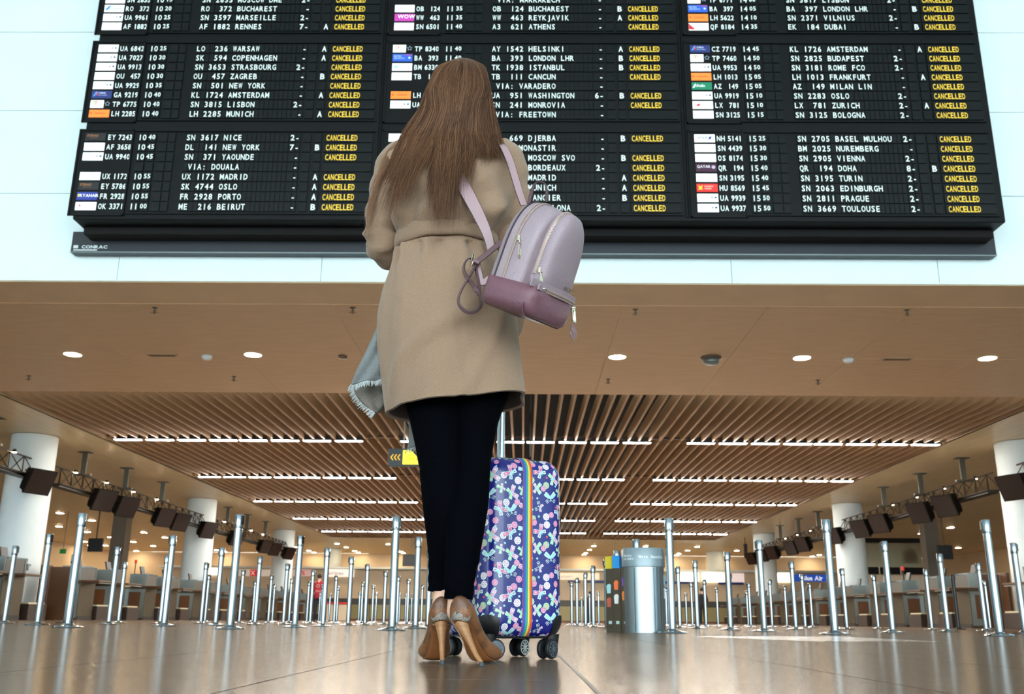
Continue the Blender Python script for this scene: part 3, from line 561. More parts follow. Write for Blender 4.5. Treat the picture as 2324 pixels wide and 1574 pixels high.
sign('lit_sign', *c3(1290, 698), 1.3, .6, YS, 'fff2dc', '', 'ffffff', .3, 'blank white lit sign right of the bin', 3)
sign('lit_sign', *c3(1530, 700), 1.5, .62, YS, 'fff2dc', '', 'ffffff', .3, 'second blank white lit sign right of the bin', 3)
sign('wall_sign', *c3(1760, 705), 1.05, .6, YS, 'd8c4c0', '', 'ffffff', .3, 'dull pink-white sign beside the lit ones', .8)
sign('lit_sign', *c3(2195, 705), 1.45, .55, YS, 'fff2dc', '', 'ffffff', .3, 'blank white lit sign left of the blue one', 3)
sign('wall_sign', *c4(465, 1042), 2.3, .42, YB-6, '1a4cb0', 'Blue Air', 'f4f8ff', .26, 'blue sign with white lettering at the back behind the right posts', .6, tx=.65)
sign('lit_sign', *c3(200, 690), 2.7, .45, YS, 'e4d2b4', 'airport', 'a8a0a0', .2, 'cream sign with blue mark by the suitcase', .8)
for k, (a_, b_, lb) in enumerate((((85, 742), (205, 742), 'short blue strip over the counters beside the suitcase'), ((270, 742), (600, 745), 'long blue strip over the counters left of the bin'), ((1050, 750), (1380, 755), 'blue strip over the counters under the white lit sign'), ((1580, 758), (1830, 762), 'blue strip over the counters near the right column'))):
    p, q = P(*c3(*a_), YS), P(*c3(*b_), YS); b = MB(); b.box((0, 0, 0), (q.x-p.x, .12, .16)); o = b.build('blue_strip', mat('strip_blue', '24387c', .4)); o.location = (p+q)/2; tag(o, lb, 'sign', 'blue strips over the counters')
# hanging black displays and panels
def display(px, py, w_, h_, Y, lab, rz=0):
    c = P(px, py, Y); t = empty('hanging_display', (c.x, c.y, c.z), lab, 'display', 'hanging displays', rz=rz)
    b = MB(); b.box((0, 0, 0), (w_, .14, h_), bev=.01); b.build('case', m_black, t)
    b = MB(); b.box((0, 0, (ZC-c.z)/2+h_/4), (.05, .05, ZC-c.z-h_/2)); b.build('hanger', m_grey, t)
display(*c1(645, 880), .66, .60, 44, 'square black display hanging over the left desks')
display(*c4(1488, 845), .66, .62, 44, 'square black display hanging over the right desks')
display(*c2(930, 595), .21, .82, 58, 'narrow dark display hanging beside the third left column')
display(*c3(1850, 435), .21, .82, 58, 'narrow dark display hanging beside the third right column')
display(932, 1271, 1.0, .72, 61, 'dark wide display behind the posts left of the suitcase')
display(1397, 1308, .75, .42, 62, 'small dark display left of the bin')
# grey square piers
for k, (px, w_, Y, X) in enumerate(((264, .68, 47, None), (2118, .64, 47, None))):
    c = P(px, 1300, Y); b = MB(); b.box((0, 0, ZC/2), (w_, w_, ZC-.02), bev=.01); o = b.build('pier', mat('pier_grey', '7a7266', .5)); o.location = (c.x, c.y, 0); tag(o, f'grey square pier behind the {"left" if k == 0 else "right"} check-in desks', 'pillar', 'grey piers')
# glazed booth behind the right desks
cb = P(2018, 1280, 46); t = empty('office_booth', (cb.x, 46, 0), 'cream booth with a wide dark window band behind the right desks', 'booth')
b = MB(); b.box((0, .2, 1.15), (3.2, .3, 2.3)); b.build('wall', m_cream, t)
b = MB(); b.box((0, .1, 3.2), (3.1, .1, 1.15)); b.build('window', mat('booth_glass', '8a7a60', .15, metal=.5), t)
b = MB(); b.box((0, .02, 2.5), (3.1, .12, .32)); b.box((0, .02, 3.9), (3.1, .12, .22)); b.build('frame', m_void, t)
b = MB(); [b.box((xx, -.03, 2.5), (.05, .03, .34)) for xx in (-.5, .5)]; b.build('mullion', m_cream, t)
q = P(2062, 1390, 30)
# exit sign and lamp masts
sign('exit_sign', *c1(425, 922), .26, .22, 46, '1c7a34', '', 'ffffff', .2, 'small green exit sign beyond the left desks', .3)
t = [o for o in COL.objects if o.name == 'exit_sign'][0]; b = MB(); b.cyl((0, 0, .11), .012, ZC-t.location.z-.11, 8); b.build('hanging_rod', m_grey, t)
for (fn, x, y, Y, lab) in ((c1, 915, 1005, 37, 'small red signal lamp on the left desk line'), (c4, 1170, 985, 34, 'small red signal lamp on the right desk line')):
    c = P(*fn(x, y), Y); t = empty('signal_lamp', (c.x, Y, 0), lab, 'lamp', 'red signal lamps'); h_ = c.z
    b = MB(); b.cyl((0, 0, 0), .02, h_, 8); b.build('pole', m_dark, t); b = MB(); b.cyl((0, 0, h_), .05, .14, 10); b.build('lamp', mat('signal_red', 'c02818', .4, emit=.5), t)
# hanging direction sign with arrows, behind the legs
a = P(882, 1017, 22.5); c = P(882, 1057, 22.5); d = P(1010, 1037, 22.5); w_ = d.x-a.x; h_ = a.z-c.z
t = empty('direction_sign', (a.x, 22.5, c.z), 'hanging dark sign with yellow arrows and lit yellow panel beside the legs', 'sign')
b = MB(); b.box((w_/2, .08, h_/2), (w_, .14, h_), bev=.008); b.build('sign_box', mat('sign_green', '26363a', .45), t)
b = MB(); x1 = P(914, 1037, 22.5).x-a.x; b.box(((x1+w_-.03)/2, 0, h_/2), (w_-.03-x1, .03, h_*.80), bev=.012); b.build('lit_panel', mat('sign_yellow', 'f2e03a', .5, emit=1.1), t)
b = MB(); text(b, 'Gates', x1+.1, -.02, h_*.35, h_*.28, sx=.95, bold=.03); b.build('lettering', mat('sign_olive', 'b8b818', .5, emit=.5), t, fix=False)
b = MB()
for k in range(3):
    x = .05+k*.082; s_ = .07
    b.add([Vector((x, -.002, h_*.5)), Vector((x+s_*.75, -.002, h_*.5+s_)), Vector((x+s_*1.15, -.002, h_*.5+s_)), Vector((x+s_*.42, -.002, h_*.5)), Vector((x+s_*1.15, -.002, h_*.5-s_)), Vector((x+s_*.75, -.002, h_*.5-s_))], [(0, 3, 2, 1), (0, 5, 4, 3)])
b.build('arrows', mat('arrow_yellow', 'f0b818', .5, emit=.7), t, fix=False)
for xx in (P(916, 1000, 22.5).x-a.x, w_-.2): b = MB(); b.cyl((xx, .08, h_), .018, ZC-c.z-h_+.1, 10); b.build('hanging_rod', m_steelw, t)
q = P(1204, 1036, 24); b = MB(); b.cyl((0, 0, 0), .02, 6.55-q.z, 8); o = b.build('hanging_rod', m_dark); o.location = q; tag(o, 'thin dark rod hanging from the slatted ceiling right of the suitcase handle', 'rod')
# ------------------------------------------------------------------ recycling bin
bx, by = 1.155, 9.38; t = empty('recycling_bin', (bx, by, 0), 'stainless steel recycling bin with blue-grey cap and printed side panels', 'bin'); R_ = .195; Hb = .785
b = MB(); b.cyl((0, 0, 0), R_, .60, 48); b.build('body', mat('bin_steel', 'a4aeb4', .34, metal=1, noise=.04, nscale=3, stretch=(40, 40, .5)), t, auto=.6)
b = MB(); b.lathe((0, 0, .60), [(R_+.006, 0), (R_+.012, .004), (R_+.012, .165), (R_+.004, .178), (.02, .18)], 48); b.build('cap', mat('bin_cap', '8d9ca2', .35, metal=.3), t, auto=.6)
b = MB()
def arc_text(s_, a0, z, h, mb_, R2, step):
    for i_, ch in enumerate(s_):
        a_ = a0+i_*step; Mx = Matrix.Translation((0, 0, 0)) @ Matrix.Rotation(a_, 4, 'Z') @ Matrix.Translation((0, -R2, 0)); text(mb_, ch, -h*.3, 0, z, h, bold=.03, M=Mx)
arc_text('Déchets', -1.15, .695, .021, b, R_+.014, .075); arc_text('résiduels', -1.18, .665, .021, b, R_+.014, .072); arc_text('Waste', -.33, .68, .024, b, R_+.014, .092); arc_text('Restafval', .28, .68, .024, b, R_+.014, .082); b.build('lettering', mat('bin_white', 'eef4f6', .5), t, fix=False)
b = MB(); b.box((.075, -R_*.93, .3), (.004, .004, .58)); b.box((-.11, -R_*.85, .3), (.004, .004, .58)); b.box((.14, -R_*.72, .3), (.004, .004, .58)); b.build('door_seam', m_dark, t)
for k, (xx, yy) in enumerate(((-.175, .02), (-.24, .14), (-.30, .27))):
    pb_ = MB(); pb_.box((xx, yy, .30), (.078, .05, .60), Matrix.Rotation(-.55, 3, 'Z'), bev=.003); p_ = pb_.build('side_panel', mat('bin_panel', '4a3e2e', .3, metal=.4), t)
    zt = .60
    if k: q_ = MB(); q_.box((xx, yy, .66), (.074, .054, .12), Matrix.Rotation(-.55, 3, 'Z')); q_.build('colour_label', mat('label_c%d' % k, ['', '1c90d8', 'd8c01c'][k], .4), p_)
    q_ = MB(); q_.cyl((xx-.012, yy-.045, .07), .0, .001, 4); 
    q_ = MB(); q_.box((xx-.005, yy-.03, .09), (.034, .02, .03), Matrix.Rotation(-.55, 3, 'Z'), bev=.004); q_.build('round_mark', mat('mark_pale', 'b8d0cc', .5), p_)
    cols = [('6a3a8a', 'e07a2c'), ('f07038', 'e8e4e0'), ('a8d4d8', 'c0583c')][k]
    for j, cc_ in enumerate(cols):
        zc = .47-.13*j-.03*k; q_ = MB(); Rm = Matrix.Rotation(-.55, 3, 'Z')
        q_.prism([(-.02, -.045), (.018, -.045), (.024, .03), (.008, .045), (-.012, .04), (-.026, .025)], .004, Matrix.Translation(Vector((xx, yy, zc))+Rm @ Vector((0, -.03, 0))) @ Rm.to_4x4()); q_.build('printed_picture', mat('pic'+cc_, cc_, .5), p_)
for zz, cc_ in ((.48, '86b4c4'), (.36, 'c4ccd0')):
    q_ = MB(); q_.box((R_-.01, -.05, zz), (.02, .05, .10), bev=.004); q_.build('side_handle', mat('pic'+cc_, cc_, .4), t)
# ------------------------------------------------------------------ people: helpers
def capsule(mb, pts, rad, seg=14):
    path = cr([tuple(p)+(r,) for p, r in zip(pts, rad)], 4); n = len(path)
    mb.tube([Vector(p[:3]) for p in path], [p[3] for p in path], seg)
    for p, s_ in ((path[0], 1), (path[-1], 1)): ball(mb, p[:3], (p[3],)*3, 8)
def ball(mb, c, r, n=12, R=None):
    c = Vector(c); rings = []
    for i in range(1, n):
        a = PI*i/n; ring = [Vector((r[0]*math.sin(a)*math.cos(2*PI*k/(2*n)), r[1]*math.sin(a)*math.sin(2*PI*k/(2*n)), r[2]*math.cos(a))) for k in range(2*n)]
        rings.append([c+(R @ v if R else v) for v in ring])
    mb.loft(rings)
def head_mesh(mb, c, R, sc=1.0, seg=36):
    """head facing +y in its own frame: skull, brow, nose, lips, chin, ears; c = centre"""
    c = Vector(c); rings = []
    for i in range(1, 30):
        a = PI*i/30; z = math.cos(a); row = []
        for k in range(seg):
            t = 2*PI*k/seg; x, y = math.sin(a)*math.sin(t), math.sin(a)*math.cos(t)      # y>0 is the face
            X, Y, Z = x*.075, y*.095, z*.115
            if z < 0: X *= 1-.30*(-z)**1.3; Y *= 1-.12*(-z) if y > 0 else 1-.35*(-z)
            fr = max(0, y)**2
            if fr > 0:
                Y += .020*math.exp(-(X/.010)**2)*math.exp(-((Z+.012)/.022)**2)*fr        # nose
                Y -= .007*(math.exp(-((abs(X)-.030)/.013)**2)*math.exp(-((Z-.012)/.011)**2))  # eye sockets
                Y += .004*math.exp(-(X/.04)**2)*math.exp(-((Z-.03)/.009)**2)               # brow
                Y += .007*math.exp(-(X/.022)**2)*(math.exp(-((Z+.046)/.006)**2)+math.exp(-((Z+.058)/.006)**2))  # lips
                Y += .008*math.exp(-(X/.02)**2)*math.exp(-((Z+.085)/.014)**2)              # chin
            row.append(c+R @ (Vector((X, Y, Z))*sc))
        rings.append(row)
    mb.loft(rings)
    for s_ in (-1, 1):
        ball(mb, c+R @ (Vector((s_*.074, -.008, -.008))*sc), (.008*sc, .017*sc, .029*sc), 8, R)
        ball(mb, c+R @ (Vector((s_*.030, .078, .012))*sc), (.012*sc, .010*sc, .010*sc), 8, R)
def hand(mb, wrist, dirv, palmn, thumb, s_=1.0, curl=.35):
    """palm, four unequal fingers with bends, thumb from the side; dirv fingers' direction, palmn palm side, thumb = side"""
    d = Vector(dirv).normalized(); n_ = Vector(palmn); n_ = (n_-d*n_.dot(d)).normalized(); sd = d.cross(n_)*thumb; w = Vector(wrist)
    R = Matrix((sd, n_, d)).transposed()
    mb.box(w+d*.045*s_, (.070*s_, .026*s_, .088*s_), R, bev=.011*s_)
    for k, (off, L_) in enumerate(((.026, .068), (.0085, .078), (-.0095, .072), (-.027, .058))):
        p = w+d*.080*s_+sd*off*s_; pts = [p]; dd = d.copy()
        for j, q in enumerate((.45, .32, .23)):
            dd = (dd*math.cos(curl*(.6+.5*j))+n_*math.sin(curl*(.6+.5*j))).normalized(); pts.append(pts[-1]+dd*L_*q*s_)
        capsule(mb, pts, [.0090*s_, .0085*s_, .0078*s_, .0068*s_], 8)
    p = w+d*.022*s_+sd*.030*s_; a = (d*.55+sd*.75+n_*.25).normalized(); b = (d*.9+sd*.15+n_*.4).normalized()
    capsule(mb, [p, p+a*.034*s_, p+a*.034*s_+b*.028*s_, p+a*.034*s_+b*.05*s_], [.013*s_, .0105*s_, .0095*s_, .008*s_], 8)
def fuse(mb, name, mt, parent, voxel=.006, smooth=2):
    o = mb.build(name, mt, parent, smooth=True)
    r = o.modifiers.new('r', 'REMESH'); r.mode = 'VOXEL'; r.voxel_size = voxel
    s_ = o.modifiers.new('s', 'SMOOTH'); s_.factor = .5; s_.iterations = smooth
    dg = bpy.context.evaluated_depsgraph_get(); me = bpy.data.meshes.new_from_object(o.evaluated_get(dg)); o.modifiers.clear()
    old = o.data; o.data = me; bpy.data.meshes.remove(old); me.polygons.foreach_set('use_smooth', [True]*len(me.polygons)); me.name = name
    return o
# ------------------------------------------------------------------ materials of the woman and her things
m_skin = mat('skin', 'e2b29a', .5, noise=.04, nscale=12)
m_coat = mat('coat_wool', '90755e', .9, noise=.10, nscale=260, bump=.5, bscale=420, sheen=.25)
m_lining = mat('coat_lining', '4a3a30', .7)
m_leg = mat('legging_black', '030408', .9, bump=.3, bscale=300, spec=.03)
m_pink = mat('collar_pink', 'd9a7a2', .7)
m_hair = [mat('hair_a', '6c4a32', .5, spec=.35), mat('hair_b', '583a27', .5, spec=.35), mat('hair_c', '825c3e', .5, spec=.35), mat('hair_d', '4a3020', .5, spec=.3)]
m_rose = mat('leather_pale_rose', '9a8890', .42, noise=.05, nscale=12, bump=.55, bscale=260, stretch=(1, 1, .7))
m_rose2 = mat('leather_dusky_rose', '744e58', .42, noise=.06, nscale=12, bump=.6, bscale=240)
m_strap = mat('strap_rose', 'a2868a', .42, noise=.04, nscale=20, bump=.2)
m_strapd = mat('strap_back', '6c5054', .5, bump=.2)
m_edge = mat('strap_edge', '2c2022', .5)
m_gold = mat('pale_gold', 'e6dcc4', .16, metal=1)
m_zip = mat('zip_teeth', 'aaa090', .35, metal=.9)
m_snake = mat('snakeskin', '9a6238', .28, kind='scales', nscale=300, c2='6f4426', spec=.6, stretch=(1, 1, 1.6))
m_snakeb = mat('snakeskin_grey', '9b948c', .35, kind='scales', nscale=330, c2='7c7468')
m_sole = mat('sole_tan', '8a5630', .3, noise=.10, nscale=30)
m_heelw = mat('heel_wood', 'a87a50', .4, kind='scales', nscale=0, c2='966842') if False else mat('heel_wood', 'a27248', .42, noise=.15, nscale=60, stretch=(.3, .3, 2.5))
YC = 2.45
# ------------------------------------------------------------------ the woman
g = P(1045, 1500, 2.36); wo = empty('person', (g.x, 2.42, 0), 'woman in a belted camel coat, black leggings and snakeskin heels, seen from behind', 'person')
wo_off = Vector(wo.location)
class WB(MB):      # builds in world coordinates, then moves under the parent
    def build(s, name, mats, parent=None, **k):
        o = MB.build(s, name, mats, parent, **k)
        if parent:
            p = parent; off = Vector((0, 0, 0))
            while p: off += Vector(p.location); p = p.parent
            o.data.transform(Matrix.Translation(-off))
        return o
def shift(o, par):
    off = Vector((0, 0, 0)); p = par
    while p: off += Vector(p.location); p = p.parent
    o.data.transform(Matrix.Translation(-off)); return o
# --- skin body
def pw(px, py, Y=YC): return P(px, py, Y)
hc = pw(1050, 226, 2.475); HR = Matrix.Rotation(.22, 3, 'X')
A = MB()
head_mesh(A, hc, HR, .93)
neck0 = pw(1042, 330, 2.46); capsule(A, [neck0+Vector((0, 0, -.03)), neck0+Vector((0, 0, .03)), hc+Vector((0, -.005, -.06))], [.058, .050, .052], 18)
shL, shR = pw(905, 368), pw(1150, 362)
elL, elR = pw(878, 552, 2.465), pw(1165, 560, 2.46)
wrL = Vector((elL.x+.10, 2.68, elL.z+.02)); wrR = Vector((-.055, 2.74, 1.02))
hipz = pw(1020, 760).z
capsule(A, [pw(1022, 740), pw(1018, 640), pw(1015, 560), pw(1020, 470), pw(1025, 400), pw(1035, 350)], [.108, .100, .082, .088, .085, .055], 20)
capsule(A, [shL+Vector((.03,.01,-.02)), shR+Vector((-.03,.01,-.02))], [.040, .040], 14)
capsule(A, [shL+Vector((.012,.005,-.01)), (shL+elL)/2+Vector((.0,.005,0)), elL], [.036, .034, .031]); capsule(A, [elL, (elL+wrL)/2, wrL], [.037, .034, .024])
capsule(A, [shR+Vector((-.012,.005,-.01)), (shR+elR)/2, elR], [.036, .034, .031]); capsule(A, [elR, (elR+wrR)/2, wrR], [.037, .034, .024])
hand(A, wrL, (.35, .8, .25), (.5, -.1, -.6), -1, .95, .5)
hand(A, wrR, (.05, .75, -.45), (0, -.5, -.85), 1, .95, .75)
legL = [pw(985, 800, 2.45), pw(990, 900, 2.44), pw(1000, 1020, 2.44), pw(1012, 1120, 2.42), pw(1010, 1230, 2.43), pw(1008, 1330, 2.43), pw(1004, 1385, 2.42)]
legR = [pw(1085, 800, 2.45), pw(1082, 900, 2.44), pw(1076, 1020, 2.44), pw(1064, 1120, 2.40), pw(1050, 1230, 2.38), pw(1042, 1330, 2.36), pw(1040, 1385, 2.34)]
rl_ = [.070, .060, .042, .042, .030, .026, .028]
capsule(A, legL, rl_, 18); capsule(A, legR, rl_, 18)
for (p, tx, ty) in ((legL[-1], -.030, .15), (legR[-1], .052, .15)):
    capsule(A, [p+Vector((0, -.005, .0)), Vector((p.x+tx*.4, p.y+.05, .085)), Vector((p.x+tx, p.y+ty*.8, .032)), Vector((p.x+tx*1.3, p.y+ty*1.15, .022))], [.028, .028, .026, .016], 14)
body = fuse(A, 'body', m_skin, None, .005, 3); body.parent = wo; shift(body, wo)
# eyes and lips are colour patches on the face
for s_ in (-1, 1):
    b = WB(); ball(b, hc+HR @ Vector((s_*.030, .086, .012)), (.0075, .004, .0045), 8, HR); b.build('eye', mat('eye_dark', '2c221c', .2), body)
b = WB(); ball(b, hc+HR @ Vector((0, .0905, -.052)), (.020, .005, .007), 8, HR); b.build('mouth', mat('lip', 'b0605a', .4), body)
# --- pink collar / blouse neck at the back
b = WB(); c0 = pw(1035, 322, 2.455)
b.loft([[c0+Vector((r_*math.cos(2*PI*k/32), r_*.85*math.sin(2*PI*k/32), z_)) for k in range(32)] for r_, z_ in ((.095, -.05), (.088, -.02), (.074, .0), (.066, .022), (.062, .022))], caps=False); b.build('blouse_collar', m_pink, wo, smooth=True)
# --- coat torso
# (py, left px, right px, half depth, centre Y)
prof = [(318, 985, 1092, .062, 2.46), (330, 935, 1128, .078, 2.46), (345, 900, 1158, .090, 2.46), (370, 882, 1176, .105, 2.455), (410, 880, 1184, .118, 2.45), (450, 888, 1182, .124, 2.448), (490, 896, 1170, .126, 2.448), (520, 898, 1155, .124, 2.448), (545, 905, 1130, .108, 2.45), (562, 908, 1122, .102, 2.45), (580, 900, 1126, .108, 2.45), (610, 890, 1142, .122, 2.45), (660, 873, 1160, .132, 2.45), (720, 863, 1172, .138, 2.45), (780, 864, 1178, .140, 2.45), (840, 871, 1186, .142, 2.45), (900, 880, 1194, .144, 2.45), (922, 884, 1196, .145, 2.45)]
rows = cr(prof, 6); NS = 120; C = MB(); rings = []
zb0 = P(1020, 560, YC).z
for i, (py, l, r, dp_, yc) in enumerate(rows):
    a, b_ = P(l, py, YC), P(r, py, YC); cx_ = (a.x+b_.x)/2; hw = (b_.x-a.x)/2; z = (a.z+b_.z)/2; row = []
    for k in range(NS):
        t = 2*PI*k/NS; ct, st = math.cos(t), math.sin(t); e = .86
        x = hw*math.copysign(abs(ct)**e, ct); y = dp_*math.copysign(abs(st)**e, st)
        dz = 0; q = 0
        back = max(0, -st)
        # blouse fullness over the belt, gathers under it
        q += .013*math.exp(-((py-512)/22)**2)*(1+.8*math.sin(7*t+.6)+.35*math.sin(15*t))
        q -= .006*math.exp(-((py-548)/12)**2)*(math.sin(11*t)+.6*math.sin(23*t+1))
        q += .010*math.exp(-max(0, py-585)/30)*(math.sin(13*t+.5)+.7*math.sin(21*t+2))*(py > 575)
        # long soft folds of the skirt
        q += .006*min(1, max(0, (py-640)/160))*math.sin(5*t+.9+py*.004)+.003*math.sin(9*t+py*.012)*min(1, max(0, (py-620)/100))
        # draped creases across the back and hip
        u = cx_+x
        q += .008*math.sin((py-.75*(t-4.7)*180)/19.0)*math.exp(-((py-450)/50)**2)*back
        q += .009*math.sin((py+.9*(t-4.7)*200)/24.0)*math.exp(-((py-490)/40)**2)*back*(1 if ct > -.2 else .6)
        q += .011*math.exp(-((py-745+110*(t-4.9))/22)**2)*back-.006*math.exp(-((py-775+110*(t-4.9))/24)**2)*back
        q += .010*math.exp(-((py-850+230*(t-5.1))/26)**2)*back*(ct > 0)
        # shoulder blades
        q += .012*back*(math.exp(-(((py-400)/45)**2+((ct+.42)/.28)**2))+math.exp(-(((py-400)/45)**2+((ct-.42)/.28)**2)))
        # centre-back seam
        sm_ = 4.83 + (.04 if py > 600 else 0)
        q -= .0035*math.exp(-((t-sm_)/.020)**2)*(py > 590); q -= .0025*math.exp(-((t-3.48)/.03)**2)
        if py > 850: dz = -((py-850)/72)*(.026*(-ct)*.9+.0)-((py-850)/72)*.004*math.sin(3*t)
        row.append(Vector((cx_+x+q*ct, yc+y+q*st*1.1, z+dz)))
    rings.append(row)
C.loft(rings, caps=False)
# hem return and lining inside
n_ = len(rings); last = rings[-1]
inner = [[Vector((cxx.x*1, cxx.y, cxx.z)) for cxx in last]]
cen = sum(last, Vector())/NS
hem = [[p+(cen-p).normalized()*.006+Vector((0, 0, -.002)) for p in last], [p+(cen-p).normalized()*.010+Vector((0, 0, .004)) for p in last]]
C.loft([last]+hem, caps=False)
C.cur = 1; C.loft([hem[1]]+[[Vector((cen.x+(p.x-cen.x)*.88, cen.y+(p.y-cen.y)*.82, p.z+zz)) for p in last] for zz in (.02, .05, .09)], caps=False); C.cur = 0
# sleeves
def sleeve(pts, rad, folds):
    path = cr([tuple(p)+(r,) for p, r in zip(pts, rad)], 7); n = len(path); a = Vector((1, 0, 0)); rings = []
    for i in range(n):
        p = Vector(path[i][:3]); t = (Vector(path[min(i+1, n-1)][:3])-Vector(path[max(i-1, 0)][:3])).normalized(); a = (a-t*a.dot(t)).normalized(); b = t.cross(a); f = i/(n-1)
        rings.append([p+(a*math.cos(2*PI*k/36)+b*math.sin(2*PI*k/36))*(path[i][3]+.0035*math.sin(i*1.15+2.2*math.cos(2*PI*k/36))*min(1, f*3)+.0045*math.exp(-((f-folds)/.09)**2)*math.sin(i*2.2+2*PI*k/36)) for k in range(36)])
    C.loft(rings, caps=False); end = rings[-1]; ce = sum(end, Vector())/36
    C.loft([end, [q+(ce-q)*.12 for q in end], [q+(ce-q)*.16+(Vector(path[-4][:3])-ce) for q in end]], caps=False)
sleeve([pw(930, 348, 2.455), pw(905, 375, 2.45), pw(884, 430, 2.445), pw(868, 500, 2.44), pw(868, 548, 2.45), pw(884, 574, 2.50), wrL*.7+elL*.3, wrL*.97+elL*.03], [.050, .062, .055, .048, .047, .046, .045, .040], .55)
sleeve([pw(1125, 342, 2.455), pw(1148, 372, 2.45), pw(1160, 430, 2.448), pw(1166, 500, 2.45), pw(1160, 555, 2.46), wrR*.5+elR*.5, wrR*.97+elR*.03], [.048, .058, .050, .046, .048, .044, .038], .55)
coat = C.build('coat', [m_coat, m_lining], wo, smooth=True, fix=False); shift(coat, wo)
# belt of the coat
b = WB(); br = []
for (z_px_l, z_px_r, q) in ((577, 572, .006), (576, 571, .013), (566, 562, .016), (546, 548, .015), (538, 541, .011), (539, 542, .003)):
    a = P(905, z_px_l, YC); c_ = P(1124, z_px_r, YC); cx_ = (a.x+c_.x)/2; hw = (c_.x-a.x)/2-.002
    br.append([Vector((cx_+(hw+q)*math.cos(t), 2.45+(.106+q)*math.sin(t), (a.z+(c_.z-a.z)*(math.cos(t)+1)/2)+.010*max(0, -math.sin(t))*1.0+.0012*math.sin(9*t))) for t in [2*PI*k/96 for k in range(96)]])
b.loft(br, caps=False); b.build('coat_belt', m_coat, coat, smooth=True)
# pocket slit at the left side
pk = [P(x, y, YC-.02) for x, y in ((886, 650), (880, 668), (872, 690), (867, 712), (864, 728))]
b = WB(); b.tube([p+Vector((.004, -.018, 0)) for p in pk], [.002, .005, .006, .005, .002], 8); b.build('pocket_slit', mat('slit_dark', '241d1a', .8), coat)
# right front edge of the coat, seen below the bag
b = WB(); e_ = [(P(1180, 700, 2.46), .03), (P(1176, 722, 2.46), .045), (P(1172, 745, 2.46), .04), (P(1168, 765, 2.46), .02)]
b.ribbon([q for q, _ in e_], Vector((.7, -.7, 0)), [w_ for _, w_ in e_], .006); b.build('coat_flap', m_coat, coat, smooth=True)
# --- leggings
LG_ = MB()
def leg(pts, rad, ylist, wrinkles):
    path = cr([tuple(p)+(r,) for p, r in zip(pts, rad)], 10); n = len(path); rings = []; a = Vector((1, 0, 0))
    for i in range(n):
        p = Vector(path[i][:3]); t = (Vector(path[min(i+1, n-1)][:3])-Vector(path[max(i-1, 0)][:3])).normalized(); a = (a-t*a.dot(t)).normalized(); b = t.cross(a); r = path[i][3]; f = i/(n-1)
        w_ = sum(.0025*math.exp(-((f-w0)/.006)**2) for w0 in wrinkles)
        rings.append([p+(a*math.cos(2*PI*k/40)+b*math.sin(2*PI*k/40)*1.06)*(r-w_+.0008*math.sin(i*.9+k*.5)*(f > .75)) for k in range(40)])
    LG_.loft(rings, caps=False); e = rings[-1]; ce = sum(e, Vector())/40; LG_.loft([e, [q+(ce-q)*.10 for q in e], [q+(ce-q)*.12+Vector((0, 0, .02)) for q in e]], caps=False)
leg([pw(982, 800, 2.45), pw(986, 880, 2.445), pw(993, 945, 2.44), pw(1000, 1020, 2.43), pw(1006, 1075, 2.42), pw(1013, 1140, 2.41), pw(1015, 1200, 2.42), pw(1012, 1260, 2.43), pw(1005, 1310, 2.44), pw(1003, 1342, 2.44)], [.095, .083, .074, .063, .060, .0605, .055, .045, .037, .035], None, (.395, .41))
leg([pw(1085, 800, 2.45), pw(1086, 880, 2.445), pw(1080, 945, 2.44), pw(1077, 1020, 2.43), pw(1073, 1075, 2.40), pw(1066, 1140, 2.38), pw(1056, 1200, 2.37), pw(1049, 1260, 2.36), pw(1043, 1315, 2.35), pw(1041, 1359, 2.35)], [.095, .083, .063, .047, .044, .047, .047, .043, .037, .034], None, (.375, .40))
b_ = [P(1035, 800, YC)+Vector((.125*math.cos(2*PI*k/40), .10*math.sin(2*PI*k/40), 0)) for k in range(40)]
LG_.loft([b_, [q+Vector((0, 0, .15)) for q in b_]])
lg = LG_.build('leggings', m_leg, wo, smooth=True, fix=False); shift(lg, wo)
# --- hair: skull cap under thousands of strands that fall in locks
HS = MB()
cap_r = []
for py, l, r, yb, yf in ((150, 1022, 1080, 2.46, 2.50), (165, 998, 1094, 2.415, 2.53), (200, 975, 1108, 2.385, 2.545), (240, 962, 1116, 2.385, 2.53), (280, 950, 1122, 2.39, 2.50), (308, 950, 1112, 2.395, 2.47), (330, 968, 1085, 2.40, 2.45)):
    a, c_ = P(l, py, 2.46), P(r, py, 2.46); cap_r.append([Vector(((a.x+c_.x)/2+(c_.x-a.x)/2*.90*math.cos(t), (yb+yf)/2+(yf-yb)/2*math.sin(t), a.z)) for t in [2*PI*k/32 for k in range(32)]])
HS.loft(cap_r)
for lock in ([(1000, 300, 2.40), (992, 350, 2.36), (990, 410, 2.325), (992, 460, 2.318)], [(1040, 300, 2.40), (1045, 345, 2.365), (1050, 385, 2.34)]):
    ps = cr([tuple(P(*q)) for q in lock], 5); n = len(ps); HS.tube([Vector(p) for p in ps], [.024*(1-.75*i/(n-1)) for i in range(n)], 12, flat=.35, up=(1, 0, 0))
